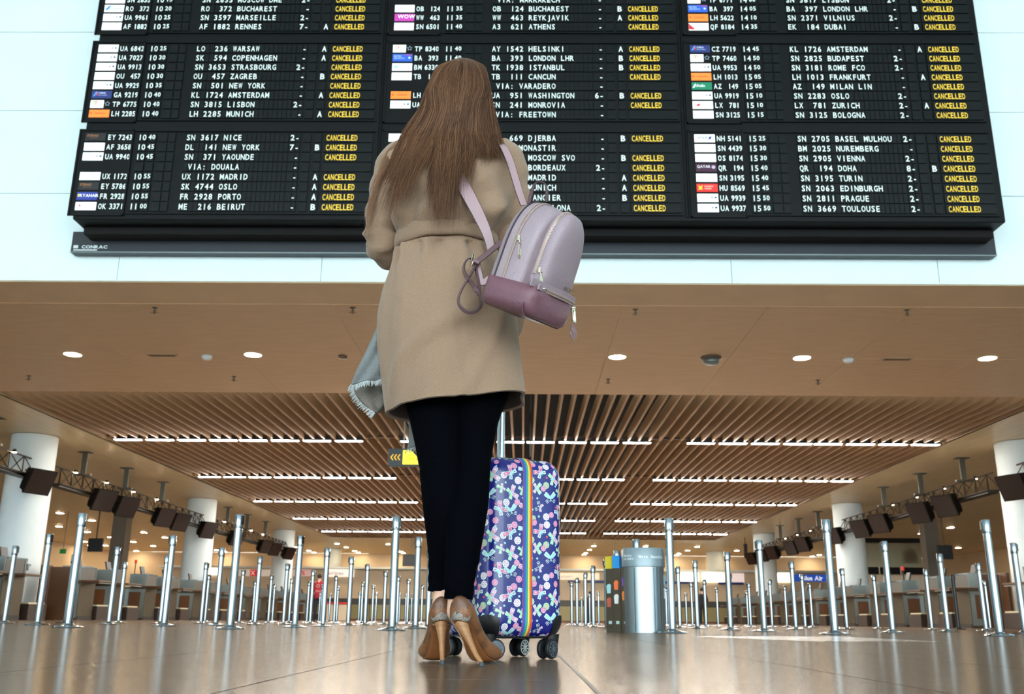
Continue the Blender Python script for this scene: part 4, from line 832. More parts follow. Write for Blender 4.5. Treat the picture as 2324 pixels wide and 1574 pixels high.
def strands(spec, seg=15):
    V_, F_, Mi = [], [], []; n0 = 0
    for cp, wd, mi in spec:
        path = np.array(cr(cp, max(3, seg//(len(cp)-1)))); n = len(path)
        d = np.gradient(path, axis=0); d /= np.linalg.norm(d, axis=1)[:, None]+1e-9
        s1 = np.cross(d, np.array([.25, 1, .1])); s1 /= np.linalg.norm(s1, axis=1)[:, None]+1e-9; s2 = np.cross(d, s1)
        w_ = (wd*np.minimum(1, 1.15-np.linspace(0, 1, n)**3))[:, None]
        for a in (0, 2.094, 4.189): V_.append(path+(s1*math.cos(a)+s2*math.sin(a))*w_)
        idx = np.arange(n-1)
        for a in range(3):
            c1_, c2_ = n0+a*n, n0+((a+1) % 3)*n; F_.append(np.stack([c1_+idx, c1_+idx+1, c2_+idx+1, c2_+idx], 1))
        Mi.append(np.full(3*(n-1), mi)); n0 += 3*n
    return np.concatenate(V_), np.concatenate(F_), np.concatenate(Mi)
spec = []
def outline(py, table):
    for (a, b_), (c_, d_) in zip(table[:-1], table[1:]):
        if a <= py <= c_: f_ = (py-a)/(c_-a); return b_+(d_-b_)*f_
    return table[-1][1]
LEFT = [(132, 1042), (142, 1006), (158, 992), (170, 983), (210, 966), (250, 950), (290, 925), (330, 892), (380, 870), (440, 868), (520, 850)]
RIGHT = [(132, 1062), (142, 1088), (158, 1099), (170, 1104), (210, 1112), (250, 1120), (290, 1130), (330, 1142), (360, 1150)]
def depth(py, u):
    base = [(130, 2.465), (150, 2.405), (190, 2.368), (250, 2.362), (310, 2.365), (350, 2.325), (400, 2.294), (450, 2.284), (520, 2.282)]
    y = outline(py, base); return y+.075*min(1, abs(u)**2.4)*outline(py, [(100, 1), (230, 1), (300, .62), (360, .28), (440, .08), (530, .05)])
# locks: (u across the head at the crown side, end px, end py)
locks = []
for k in range(150):
    u = -1+2*(k+.5)/150+random.uniform(-.02, .02)
    if u < -.62: ex, ey = 868+(u+1)*150+random.uniform(-14, 14), random.uniform(360, 500)
    elif u < -.30: ex, ey = 915+(u+.62)*170+random.uniform(-12, 12), random.uniform(345, 400)
    elif u < .22: ex, ey = 975+(u+.30)*105+random.uniform(-12, 12), random.uniform(440, 520)
    elif u < .55: ex, ey = 1035+(u-.22)*90+random.uniform(-10, 10), random.uniform(350, 425)
    else: ex, ey = 1072+(u-.55)*150+random.uniform(-10, 14), random.uniform(310, 380)
    locks.append((u, ex, ey, random.choice([0, 0, 1, 1, 2, 3]), random.uniform(-1, 1)))
for (u0, ex, ey, mi, wv) in locks:
    for j in range(52):
        u = max(-1, min(1, u0+random.gauss(0, .035))); lay = random.uniform(-.012, .008); fly = random.random() < .05
        cp = []; e2x = ex+random.gauss(0, 7 if not fly else 22); e2y = max(338+random.uniform(0, 25), ey+random.uniform(-70, 14) if not fly else ey+random.uniform(-60, 40))
        x_s = 1052+u*10; cp.append(tuple(P(x_s, 131+3*abs(u)+random.uniform(0, 2), 2.50))); cp.append(tuple(P(1049+u*36, 134.5+7*u*u+random.uniform(-1, 1), 2.436+.035*u*u)))
        for f_, py in ((.15, 158), (.3, 200), (.5, 250), (.68, 300)):
            l_, r_ = outline(py, LEFT), outline(py, RIGHT); cx_, hw_ = (l_+r_)/2, (r_-l_)/2
            uu = math.sin(u*PI/2*.98) if py < 230 else u*(.9+.1*abs(u)); x = cx_+uu*hw_+random.gauss(0, 1.6)+2.5*wv*math.sin(py*.03)
            cp.append(tuple(P(x, py+random.uniform(-4, 4), depth(py, u)+lay)))
        lx = cp and (outline(300, LEFT)+outline(300, RIGHT))/2+u*(outline(300, RIGHT)-outline(300, LEFT))/2
        e2y = max(e2y, 300+abs(e2x-lx)*2.0)
        for f_ in (.35, .7, 1.0):
            py = 300+(e2y-300)*f_; sp_ = 1-.55*f_
            x = lx+(e2x-lx)*(f_**1.15)+wv*5*math.sin(f_*5+u*6)+random.gauss(0, 2.2*sp_+.8)
            cp.append(tuple(P(x, py, depth(py, u)+lay*sp_-(.012 if fly else 0)*f_)))
        m2 = mi if random.random() < .6 else random.choice([0, 1, 2, 3]); spec.append((cp, random.uniform(.00034, .00072), m2))
# wispy hair beside the left sleeve
for j in range(45):
    x0_ = 940+random.gauss(0, 8); cp = [tuple(P(x0_, 290, 2.40)), tuple(P(880+random.gauss(0, 7), 360, 2.39)), tuple(P(850+random.gauss(0, 6), 430, 2.385)), tuple(P(838+random.gauss(0, 6), 490+random.uniform(-20, 20), 2.385)), tuple(P(832+random.gauss(0, 4), 525+random.uniform(-25, 18), 2.385))]
    spec.append((cp, .00040, random.choice([0, 2])))
V_, F_, Mi = strands(spec)
off = Vector(wo.location); V_ = V_-np.array(off)
hm = bpy.data.meshes.new('hair'); nv, nf = len(V_), len(F_)
hm.vertices.add(nv); hm.vertices.foreach_set('co', V_.astype('f').ravel()); hm.loops.add(nf*4); hm.loops.foreach_set('vertex_index', F_.astype('i').ravel())
hm.polygons.add(nf); hm.polygons.foreach_set('loop_start', np.arange(nf, dtype='i')*4); hm.polygons.foreach_set('material_index', Mi.astype('i')); hm.polygons.foreach_set('use_smooth', np.ones(nf, bool))
for q in m_hair: hm.materials.append(q)
hm.update(calc_edges=True); hm.validate()
ho = bpy.data.objects.new('hair', hm); COL.objects.link(ho); ho.parent = wo; ho['kind'] = 'stuff'
hb_ = HS.build('hair_base', mat('hair_under', '33231a', .85, spec=.1), wo, smooth=True); shift(hb_, wo)
# --- shoes
def shoe(heel_tip, seat, fdir, name_side):
    """heel_tip on the floor, seat = centre under the ankle, fdir = ground direction of the toes"""
    sh = empty('shoe', (seat.x, seat.y, 0), parent=wo); sh.location = Vector((seat.x, seat.y, 0))-wo_off
    f = Vector((fdir[0], fdir[1], 0)).normalized(); s_ = Vector((f.y, -f.x, 0)); O = Vector((seat.x, seat.y, 0))
    # l, half width, z bottom, z top
    sec = [(-.031, .006, .112, .140), (-.028, .017, .100, .152), (-.018, .0265, .092, .156), (0, .0300, .087, .150), (.02, .0295, .076, .138), (.04, .028, .058, .118), (.06, .029, .040, .096), (.08, .033, .024, .076), (.10, .038, .011, .062), (.12, .041, .006, .054), (.14, .0405, .006, .046), (.16, .035, .007, .038), (.18, .025, .009, .030), (.195, .012, .012, .023), (.200, .003, .014, .019)]
    rings = []; sole = []
    for (l, hw, zb, zt) in cr(sec, 3):
        hw = max(.002, hw); c_ = O+f*l; row = []
        for k in range(28):
            t = 2*PI*k/28; x = hw*math.copysign(abs(math.cos(t))**.8, math.cos(t)); zz = math.sin(t); z = (zb+zt)/2+(zt-zb)/2*math.copysign(abs(zz)**.7, zz); x *= 1-.30*max(0, zz)
            row.append(c_+s_*x+Vector((0, 0, z)))
        rings.append(row); sole.append([c_+s_*hw*.68*q+Vector((0, 0, zb-.0012+.0035*abs(q)**3)) for q in (-1, -.66, -.33, 0, .33, .66, 1)])
    b = WB(); b.loft(rings); up = b.build('upper', m_snake, sh, smooth=True)
    b = WB(); n = len(sole); sl = [r for i, r in enumerate(sole) if i > 7]
    b.loft([r+[q+Vector((0, 0, -.0022)) for q in r[::-1]] for r in sl], closed=True); b.build('sole', m_sole, sh, smooth=False)
    b = WB(); ht = Vector(heel_tip); top = O+f*(-.008)+Vector((0, 0, .094))
    prof_ = cr([(top.x, top.y, top.z, .0175), (*(top*.84+ht*.16), .0125), (*(top*.55+ht*.45), .0076), (*(top*.25+ht*.75), .0058), (ht.x, ht.y, .008, .0050)], 6)
    b.tube([Vector(p[:3]) for p in prof_], [p[3] for p in prof_], 16, flat=1.15, up=(1, 0, 0)); b.build('heel', m_heelw, sh, smooth=True)
    b = WB(); b.cyl((ht.x, ht.y, 0), .0058, .009, 14, bev=.001); b.build('heel_tip', mat('heel_tip', '3c444c', .5), sh)
    # grey snakeskin patch at the back over the heel, seams
    b = WB(); pr_ = []
    for z_, w_ in ((.098, .022), (.104, .026), (.111, .0265), (.117, .021)):
        row = []
        for k in range(11):
            t = -PI/2+(k-5)/5*1.15; hw = .0300; row.append(O+f*(-.0035+.0285*math.sin(t)*1.0)+s_*(hw*math.cos(t)*0+w_*(k-5)/5*1.05)+Vector((0, 0, z_+.002*math.cos((k-5)*.5))))
        pr_.append(row)
    b.loft([r for r in pr_], caps=False, closed=False); o = b.build('heel_patch', m_snakeb, sh, smooth=True); md = o.modifiers.new('s', 'SOLIDIFY'); md.thickness = .001
    sw = o.modifiers.new('w', 'SHRINKWRAP'); sw.target = up; sw.wrap_method = 'NEAREST_SURFACEPOINT'; sw.offset = .0012
    return sh
tL = PZ(1003, 1507, 0); tR = PZ(1093, 1511, 0)
cL = P(1001, 1395, 2.40); cR = P(1051, 1398, 2.335)
shoe((tL.x, 2.355, 0), Vector((cL.x, 2.40, 0)), (-.20, 1), 'left')
shoe((tR.x, 2.27, 0), Vector((cR.x, 2.325, 0)), (.40, 1), 'right')
# ------------------------------------------------------------------ scarf over the arm
def scarf_sheet():
    t = empty('scarf', tuple(P(840, 930, 2.5)), 'grey woven scarf with white fringe hanging from the left arm', 'scarf')
    m_sc = mat('scarf_grey', '727676', .9, noise=.22, nscale=330, bump=.7, bscale=520, sheen=.2); m_sc2 = mat('scarf_inner', '6e675e', .9, noise=.22, nscale=330, bump=.7, bscale=520)
    m_fr = mat('fringe_white', 'b4baba', .9)
    # outer fold: from the pocket height down to the fringe edge
    def sheet(rows, name, m_, n=16, wave=.006, depthf=None):
        b = WB(); R2 = cr([tuple(a) + tuple(c) for a, c in rows], 6); rr = []
        for i, q in enumerate(R2):
            a, c = Vector(q[:3]), Vector(q[3:6]); rr.append([a+(c-a)*k/n+Vector((0, -.012*math.sin(PI*k/n)+wave*math.sin(k*.9+i*.25), 0)) for k in range(n+1)])
        b.loft(rr, caps=False, closed=False); o = b.build(name, m_, t, smooth=True); s_ = o.modifiers.new('s', 'SOLIDIFY'); s_.thickness = .003; return rr[-1], rr
    e1, _ = sheet([(P(866, 715, 2.44), P(900, 715, 2.44)), (P(850, 755, 2.43), P(900, 760, 2.45)), (P(826, 810, 2.42), P(900, 815, 2.46)), (P(806, 850, 2.42), P(900, 850, 2.46)), (P(797, 872, 2.42), P(900, 856, 2.46))], 'outer_fold', m_sc)
    e2, r2 = sheet([(P(800, 870, 2.50), P(905, 858, 2.52)), (P(806, 892, 2.49), P(910, 885, 2.52)), (P(824, 915, 2.48), P(912, 902, 2.52)), (P(848, 934, 2.475), P(890, 915, 2.52)), (P(852, 938, 2.475), P(858, 935, 2.48))], 'inner_fold', m_sc2)
    b = WB()
    def fr_(p, q, n, ln, dirv):
        for k in range(n):
            a = p+(q-p)*(k+random.random()*.5)/n; d = (dirv+Vector((random.gauss(0, .25), 0, random.gauss(0, .15)))).normalized()
            b.tube([a, a+d*ln*.5+Vector((random.gauss(0, .001), 0, 0)), a+d*ln*random.uniform(.8, 1.2)], [.0011, .0009, .0004], 4)
    for i in range(16): fr_(e1[i], e1[i+1], 6, .016, Vector((-.1, 0, -1)))
    lf = [r[0] for r in r2]
    for i in range(len(lf)-1): fr_(lf[i], lf[i+1], 3, .017, Vector((-.8, 0, -.7)))
    b.build('fringe', m_fr, t, fix=False)['kind'] = 'stuff'
    # second end between the coat and the legs
    e3, _ = sheet([(P(928, 940, 2.60), P(970, 940, 2.60)), (P(929, 975, 2.60), P(975, 975, 2.60)), (P(928, 1005, 2.60), P(980, 1000, 2.60)), (P(926, 1018, 2.60), P(985, 1003, 2.60))], 'hanging_end', m_sc, 8, .002)
    e4, _ = sheet([(P(932, 1018, 2.63), P(985, 1005, 2.63)), (P(938, 1024, 2.63), P(985, 1024, 2.63)), (P(950, 1036, 2.63), P(985, 1040, 2.63))], 'hanging_end_inner', m_sc2, 8, .002)
    b = WB()
    for i in range(8): fr_(e3[i], e3[i+1], 4, .018, Vector((-.3, 0, -1)))
    for i in range(8): fr_(e4[i], e4[i+1], 3, .012, Vector((-.3, 0, -1)))
    b.build('fringe', m_fr, t, fix=False)['kind'] = 'stuff'
scarf_sheet()
# ------------------------------------------------------------------ backpack
wv = (RT*.0945+FW*.138-UP*.034).normalized(); n_ = RT*.108-FW*.088-UP*.034; n_ = (n_-wv*n_.dot(wv)).normalized()
upv = wv.cross(n_).normalized(); upv = -upv if upv.z < 0 else upv
BO = P(1142, 702, 2.275)
def B(w_, u_, d_): return BO+wv*w_+upv*u_+n_*d_*.82
bp = empty('backpack', tuple(BO), 'pale rose leather backpack with gold zips hanging from the woman\'s right shoulder', 'backpack')
def arch(hw, h, n=40, u0=0.0, top=.55, cw=0.0):
    """closed outline: flat bottom with rounded corners, sides, arched top"""
    pts = []; r = .028*min(1, h/.2)
    for k in range(7): a = PI+PI/2*k/6; pts.append((-hw+r+r*math.cos(a), u0+r+r*math.sin(a)))
    for k in range(7): a = 1.5*PI+PI/2*k/6; pts.append((hw-r+r*math.cos(a), u0+r+r*math.sin(a)))
    hs = h*(1-top)
    for k in range(1, 5): pts.append((hw*(1-.03*k/5), u0+r+(hs-r)*k/5))
    for k in range(n+1):
        a = PI*k/n; x = hw*.97*math.copysign(abs(math.cos(a))**.88, math.cos(a)); pts.append((x+cw*math.sin(a), u0+hs+(h-hs)*math.sin(a)**.86))
    for k in range(4, 0, -1): pts.append((-hw*(1-.03*k/5), u0+r+(hs-r)*k/5))
    return pts
def ringat(sc_w, sc_h, d, hw=.094, h=.283, puff=0, dw=0, du=0):
    pts = arch(hw*sc_w, h*sc_h); return [B(x+dw, y+du+(1-sc_h)*h*.15, d+puff) for x, y in pts]
def split_build(rings, name, ucut, parent, mats=(None, None)):
    b = WB(); b.loft(rings); o = b.build(name, [m_rose, m_rose2], parent, smooth=True, fix=True)
    off = Vector(parent.location)
    for p in o.data.polygons:
        c_ = p.center+off-BO; 
        if c_.dot(upv) < ucut: p.material_index = 1
    return o
# main compartment
R1 = [ringat(.90, .95, -.01), ringat(.97, .985, 0), ringat(1.0, 1.0, .015), ringat(1.005, 1.0, .035), ringat(.995, .992, .039), ringat(.995, .992, .045), ringat(1.0, .995, .049), ringat(.995, .985, .075), ringat(.97, .965, .095), ringat(.93, .945, .106), ringat(.86, .90, .112)]
split_build(R1, 'main_compartment', .074, bp)
# front pocket with its own arch
def ring2(s_, d, sh_=1): pts = arch(.072*s_, .212*s_*sh_, top=.62); return [B(x+.010, y+.062+(1-s_)*.09, d) for x, y in pts]
R2 = [ring2(1.0, .10), ring2(1.0, .118), ring2(.985, .120), ring2(.985, .125), ring2(.995, .127), ring2(.985, .140), ring2(.95, .151), ring2(.88, .158), ring2(.72, .163), ring2(.45, .166), ring2(.15, .167)]
b = WB(); b.loft(R2); b.build('front_pocket', mat('leather_rose_front', '98868e', .42, noise=.05, nscale=12, bump=.5, bscale=260), bp, smooth=True)
# lower pouch, dusky rose, slightly proud
def ring3(s_, d, hh=.072):
    hw = .097*s_; pts = []; r = .03
    for k in range(9): a = PI+PI/2*k/8; pts.append((-hw+r+r*math.cos(a), r+r*math.sin(a)))
    for k in range(9): a = 1.5*PI+PI/2*k/8; pts.append((hw-r+r*math.cos(a), r+r*math.sin(a)))
    pts += [(hw*1.0, hh*.6), (hw*.995, hh), (0, hh+.0), (-hw*.995, hh), (-hw*1.0, hh*.6)]
    return [B(x, y-.004+(1-s_)*.02, d) for x, y in pts]
b = WB(); b.loft([ring3(.9, -.012), ring3(.98, 0), ring3(1.0, .02), ring3(1.005, .06), ring3(1.0, .10), ring3(.985, .135), ring3(.95, .158), ring3(.88, .170), ring3(.7, .176, .070)]); b.build('bottom_pouch', m_rose2, bp, smooth=True, auto=None)
def edge_path(ring, a, b_, push=0):
    pts = ring[a:b_]; c_ = sum(ring, Vector())/len(ring); return [p+(p-c_).normalized()*push for p in pts]
def zipper(path, nrm, name, par):
    b = WB(); b.ribbon(path, nrm, .011, .0022); z = b.build(name, mat('zip_tape', 'a8908c', .6), par)
    b = WB(); Ls = 0; pv = path[0]; path2 = []
    for i in range(len(path)-1):
        L_ = (path[i+1]-path[i]).length; k = max(1, int(L_/.0032))
        for j in range(k): path2.append((path[i]+(path[i+1]-path[i])*j/k, (path[i+1]-path[i]).normalized(), nrm[i] if isinstance(nrm, list) else nrm))
    for j, (p, t_, nn) in enumerate(path2):
        nn = Vector(nn); nn = (nn-t_*nn.dot(t_)).normalized(); sd = t_.cross(nn); R = Matrix((sd, t_, nn)).transposed(); b.box(p+nn*.0014+sd*.0007*(1 if j % 2 else -1), (.0042, .0017, .0014), R)
    b.build('zip_teeth', m_zip, z, fix=False); return z
rr = R1[5]; i0, i1 = 21, 62
pth = edge_path(rr, 16, 62, .0025); nr_ = [(p-(B(0, .13, .042))).normalized() for p in pth]; nr_ = [(n1-n_*n1.dot(n_)).normalized() for n1 in nr_]
zipper(pth, nr_, 'main_zip', bp)
rr = R2[3]; pth2 = edge_path(rr, 15, 63, .0015); cn = B(.010, .15, .122); nr2 = [((p-cn)-n_*(p-cn).dot(n_)).normalized()*.75+n_*.65 for p in pth2]; zipper(pth2, nr2, 'pocket_zip', bp)
# zip along the seam between the pouch and the pocket, with stud tab
zl_ = [B(-.098+.0208*k, .084+.001*k, .17-.028*abs(k-4.7)/9) for k in range(11)]
b = WB(); b.ribbon([B(-.100+.0200*k, .076, .158+.012*math.sin(PI*k/10)) for k in range(11)], n_, .020, .004); b.build('seam_band', m_rose, bp)
zipper([B(-.058+.0148*k, .0685, .168+.012*math.sin(PI*(k+2)/13)) for k in range(11)], n_, 'lower_zip', bp)
b = WB(); R = Matrix((wv, upv, n_)).transposed(); b.box(B(-.070, .070, .174), (.032, .015, .005), R, bev=.002); tb_ = b.build('stud_tab', m_rose, bp); b = WB(); ball(b, B(-.066, .070, .178), (.0035,)*3, 8); b.build('stud', m_gold, tb_, smooth=True)
# piping
b = WB(); b.tube(edge_path(R1[2], 0, len(R1[2]), .001)+[edge_path(R1[2], 0, 1, .001)[0]], .0022, 6); b.build('piping', m_edge, bp, smooth=True)
b = WB(); b.tube([ring3(1.0, .15)[k] for k in range(0, 21)], .0022, 6); b.build('piping', m_rose2, bp, smooth=True)
# pulls
def pull(p, ln, w_, name, down=Vector((0, 0, -1)), hollow=False, nn=None):
    z = down.normalized(); nn = nn or n_; nn = (nn-z*nn.dot(z)).normalized(); sd = z.cross(nn); R = Matrix((sd, nn, z)).transposed(); e = empty(name, tuple(p-BO), parent=bp)
    b = MB(); b.box((0, 0, 0), (.009, .007, .014), R, bev=.001); b.tube([R @ Vector((.005*math.cos(a), .005, .009+.005*math.sin(a))) for a in [i*PI/6 for i in range(13)]], .0011, 6); b.build('slider', m_gold, e)
    b = MB(); o_ = .014
    if hollow:
        for sx in (-1, 1): b.box(R @ Vector((sx*(w_/2-.0015), .005, o_+ln/2)), (.003, .003, ln), R)
        b.box(R @ Vector((0, .005, o_+.002)), (w_, .003, .004), R); b.box(R @ Vector((0, .005, o_+ln-.002)), (w_, .003, .005), R)
    else: b.prism([(-w_*.28, o_), (w_*.28, o_), (w_*.5, o_+ln), (-w_*.5, o_+ln)], .003, (R.to_4x4() @ Matrix.Translation((0, .0035, 0))))
    b.build('pull_tab', m_gold, e); return e
def nearest_px(path, px, py):
    best = None
    for p in path:
        q = p-Vector((0, 0, CAMH)); zc = q.dot(FW); x = CX+FPX*q.dot(RT)/zc; y = CY-FPX*q.dot(UP)/zc; d = (x-px)**2+(y-py)**2
        if best is None or d < best[0]: best = (d, p)
    return best[1]
pull(nearest_px(pth, 1160, 540)+n_*.01, .036, .011, 'zip_pull', Vector((-.06, 0, -1)), True)
pull(nearest_px(pth2, 1210, 612)+n_*.012, .042, .020, 'zip_pull', Vector((-.05, 0, -1)))
pz = B(.090, .066, .160); pull(pz, .034, .018, 'zip_pull', Vector((.05, 0, -1)), True); pull(pz+Vector((.004, .006, .002)), .034, .015, 'zip_pull', Vector((-.05, 0, -1)))
b = WB(); tz = pz+Vector((.002, -.003, -.050)); b.ribbon([tz, tz+Vector((.004, -.002, -.012)), tz+Vector((-.004, -.004, -.03)), tz+Vector((.004, -.003, -.05))], Vector((.3, -1, 0)), [.006, .008, .007, .002], .002); b.ribbon([tz, tz+Vector((.001, -.004, -.014)), tz+Vector((.006, -.003, -.026)), tz+Vector((.006, 0, -.04))], Vector((.3, -1, 0)), [.006, .012, .011, .008], .002); b.build('tassel', m_strapd, bp)
# small metal letters near the lower edge of the front
b = WB(); Rm = Matrix((wv, -n_, upv)).transposed().to_4x4()
lb = MB(); text(lb, 'M K O R S', 0, 0, 0, .0075, sx=.9, bold=.05)
b.add([B(.030, .092, .168)+wv*Vector(v).x+upv*Vector(v).z for v in lb.v], lb.f); b.build('metal_lettering', m_gold, bp, fix=False)
# straps
def strap(pts, name, w_, nn, m_, th=.003, edge=True):
    path = [Vector(p) for p in cr([tuple(p) for p in pts], 8)]; n = len(path)
    ns = nn if not isinstance(nn, list) else [Vector(q) for q in cr([tuple(q) for q in nn], 8)]
    ww = w_ if not isinstance(w_, list) else [float(q[0]) for q in cr([(q,) for q in w_], 8)]
    b = WB(); b.ribbon(path, ns, ww, th); o = b.build(name, m_, bp, smooth=False)
    if edge:
        b = WB()
        for s_ in (-1, 1):
            q = []
            for i, p in enumerate(path):
                t_ = (path[min(i+1, n-1)]-path[max(i-1, 0)]).normalized(); k = Vector(ns[i] if isinstance(ns, list) else ns); k = (k-t_*k.dot(t_)).normalized(); wi = ww[i] if isinstance(ww, list) else ww
                q.append(p+t_.cross(k)*s_*wi/2)
            b.tube(q, th*.42, 5)
        b.build('strap_edge', m_edge, o, fix=False)
    return o
back = Vector((0, -1, .05))
strap([P(1128, 322, 2.44), P(1142, 332, 2.365), P(1156, 362, 2.33), P(1168, 400, 2.305), P(1180, 440, 2.285), P(1190, 466, 2.27)], 'shoulder_strap', [.020, .021, .021, .020, .019, .019], Vector((.25, -1, .1)), m_strap)
strap([P(1020, 372, 2.335), P(1040, 402, 2.315), P(1066, 448, 2.30), P(1090, 495, 2.295), P(1107, 535, 2.295), P(1115, 570, 2.30)], 'shoulder_strap', [.036, .036, .034, .030, .024, .018], Vector((.1, -1, .15)), m_strap)
strap([P(1140, 548, 2.29), P(1120, 564, 2.28), P(1098, 582, 2.27), P(1078, 597, 2.27)], 'lower_strap', .017, Vector((-.3, -1, .4)), m_strapd)
strap([P(1110, 632, 2.26), P(1094, 640, 2.262), P(1086, 615, 2.265), P(1083, 598, 2.27)], 'side_tab', .016, Vector((-.1, -1, .1)), m_strap)
# loop of spare strap: up and over, then down in a long loop
up_ = Vector((-.6, -.8, 0))
strap([P(1083, 600, 2.262), P(1068, 586, 2.258), P(1056, 594, 2.256), P(1052, 612, 2.254), P(1060, 630, 2.252), P(1074, 648, 2.248), P(1088, 668, 2.246), P(1092, 690, 2.244), P(1080, 705, 2.242), P(1062, 708, 2.242), P(1045, 696, 2.244), P(1040, 678, 2.246), P(1050, 652, 2.250), P(1066, 626, 2.254), P(1080, 600, 2.260)], 'strap_loop', .011, [Vector((.0, -.4, -1)), Vector((-.6, -.5, .8)), Vector((-1, -.5, 0)), Vector((-1, -.6, 0)), Vector((-.8, -.7, -.5)), Vector((-.8, -.7, -.4)), Vector((.9, -.6, -.2)), Vector((1, -.6, -.5)), Vector((.3, -.6, -1)), Vector((0, -.6, -1)), Vector((-.9, -.6, -.6)), Vector((-1, -.6, 0)), Vector((-.9, -.6, .4)), Vector((-.8, -.6, .4)), Vector((-.5, -.6, .6))], m_strapd, .0028)
strap([P(1082, 600, 2.268), P(1085, 625, 2.262), P(1087, 652, 2.256), P(1088, 672, 2.252)], 'strap_end', .011, Vector((.8, -.8, 0)), m_strapd)
b = WB(); b.box(P(1081, 594, 2.252), (.020, .014, .010), Matrix.Rotation(.5, 3, 'Y'), bev=.002); b.build('strap_keeper', m_strapd, bp)
b = WB(); k0 = P(1072, 590, 2.25); b.tube([k0+Vector(v) for v in ((-.004, 0, -.014), (.000, -.002, -.016), (.006, -.002, .012), (.002, 0, .016), (-.004, 0, -.014))], .0022, 6); b.build('buckle', m_gold, bp, smooth=True)
# top handle
strap([P(1200, 462, 2.262), P(1205, 440, 2.262), P(1212, 420, 2.262), P(1224, 411, 2.265), P(1236, 416, 2.27), P(1241, 434, 2.275), P(1239, 456, 2.28)], 'top_handle', .019, [Vector((-.9, -.5, 0)), Vector((-.9, -.5, .1)), Vector((-.8, -.4, .6)), Vector((0, -.3, 1)), Vector((.8, -.3, .6)), Vector((1, -.3, 0)), Vector((1, -.3, 0))], m_strapd)
# ------------------------------------------------------------------ suitcase
phi = math.radians(27); Tn = Vector((math.cos(phi), math.sin(phi), 0)); Wd = Vector((-math.sin(phi), math.cos(phi), 0)); T_, W_ = .25, .36
fc = P(1196, 1300, 2.66); SC = Vector((fc.x, fc.y, 0))+Wd*(W_/2); ZB, ZT, RC, RV = .056, .545, .055, .048
sc_ = empty('suitcase', (SC.x, SC.y, 0), 'navy hard-shell suitcase with butterfly print and a rainbow zip band', 'suitcase')
ax, ay = T_/2, W_/2
segs = [('l', (-ax+RC, -ay), (ax-RC, -ay), (0, -1)), ('c', (ax-RC, -ay+RC), -PI/2), ('l', (ax, -ay+RC), (ax, ay-RC), (1, 0)), ('c', (ax-RC, ay-RC), 0), ('l', (ax-RC, ay), (-ax+RC, ay), (0, 1)), ('c', (-ax+RC, ay-RC), PI/2), ('l', (-ax, ay-RC), (-ax, -ay+RC), (-1, 0)), ('c', (-ax+RC, -ay+RC), PI)]
LN = [(T_-2*RC) if k in (0, 4) else (W_-2*RC) if k in (2, 6) else RC*PI/2 for k in range(8)]; PER = sum(LN)
AV = RV*PI/2; HT = ZT-ZB-2*RV; TT = 2*AV+HT
def sfun(s_, t_, off=0.0):
    s_ = s_ % PER; k = 0
    while s_ > LN[k] and k < 7: s_ -= LN[k]; k += 1
    if segs[k][0] == 'l':
        a, b_, nn = segs[k][1:]; f_ = s_/LN[k]; bx_, by_ = a[0]+(b_[0]-a[0])*f_-nn[0]*RC, a[1]+(b_[1]-a[1])*f_-nn[1]*RC
    else:
        c_, a0 = segs[k][1:]; an = a0+s_/RC; nn = (math.cos(an), math.sin(an)); bx_, by_ = c_
    if t_ < AV: al = -PI/2+t_/RV
    elif t_ > AV+HT: al = (t_-AV-HT)/RV
    else: al = 0
    zc = ZB+RV if t_ < AV else ZT-RV if t_ > AV+HT else ZB+RV+t_-AV
    rad = RC-RV+(RV+off)*math.cos(al); z = zc+(RV+off)*math.sin(al)
    return Tn*(bx_+nn[0]*rad)+Wd*(by_+nn[1]*rad)+Vector((0, 0, z))
b = MB(); ss = []; k0 = 0
for k in range(8):
    n = 10 if k % 2 else (8 if k in (0, 4) else 12)
    ss += [k0+LN[k]*i/n for i in range(n)]; k0 += LN[k]
ts = [AV*i/7 for i in range(7)]+[AV+HT*i/14 for i in range(14)]+[AV+HT+AV*i/7 for i in range(8)]
b.loft([[sfun(s_, t_) for s_ in ss] for t_ in ts]); b.build('shell', mat('shell_navy', '161c78', .26, spec=.5, coat=.3), sc_, smooth=True, auto=.9)
# printed butterflies and flowers: thin coloured layers following the shell
def blob(mb, cx_, cy_, pts, off):
    n = len(pts); mx, my = sum(p[0] for p in pts)/n, sum(p[1] for p in pts)/n
    V = [(cx_+mx, cy_+my)]
    for f_ in (.5, 1.0): V += [(cx_+mx+(x-mx)*f_, cy_+my+(y-my)*f_) for x, y in pts]
    F = [(0, 1+i, 1+(i+1) % n) for i in range(n)]+[(1+i, 1+n+i, 1+n+(i+1) % n, 1+(i+1) % n) for i in range(n)]
    if any(t_ < .004 or t_ > TT-.004 for _, t_ in V): return
    mb.add([sfun(s_, t_, off) for s_, t_ in V], F)
pal = {'white': 'e4f4f4', 'pink': 'dc6c9c', 'rose': 'e4a4c4', 'mint': 'a8dca4', 'aqua': 'a4dce0', 'navy': '1c2468', 'hot': 'd8487c', 'lilac': '8a7cc8'}
LAY = {}
def lay(c_, lv): return LAY.setdefault((c_, lv), MB())
def wing(ang, ln, wd, rot, notch=0, n=14):
    out = []
    for i in range(n):
        a = 2*PI*i/n; x = ln*(.5+.5*math.cos(a)); y = wd*math.sin(a)*(.35+.65*(.5+.5*math.cos(a))**.7); x *= 1-.12*notch*math.cos(3*a)
        an = ang+rot; out.append((x*math.cos(an)-y*math.sin(an), x*math.sin(an)+y*math.cos(an)))
    return out
def sc2(pts, f_): n = len(pts); mx, my = sum(p[0] for p in pts)/n, sum(p[1] for p in pts)/n; return [(mx+(x-mx)*f_, my+(y-my)*f_) for x, y in pts]
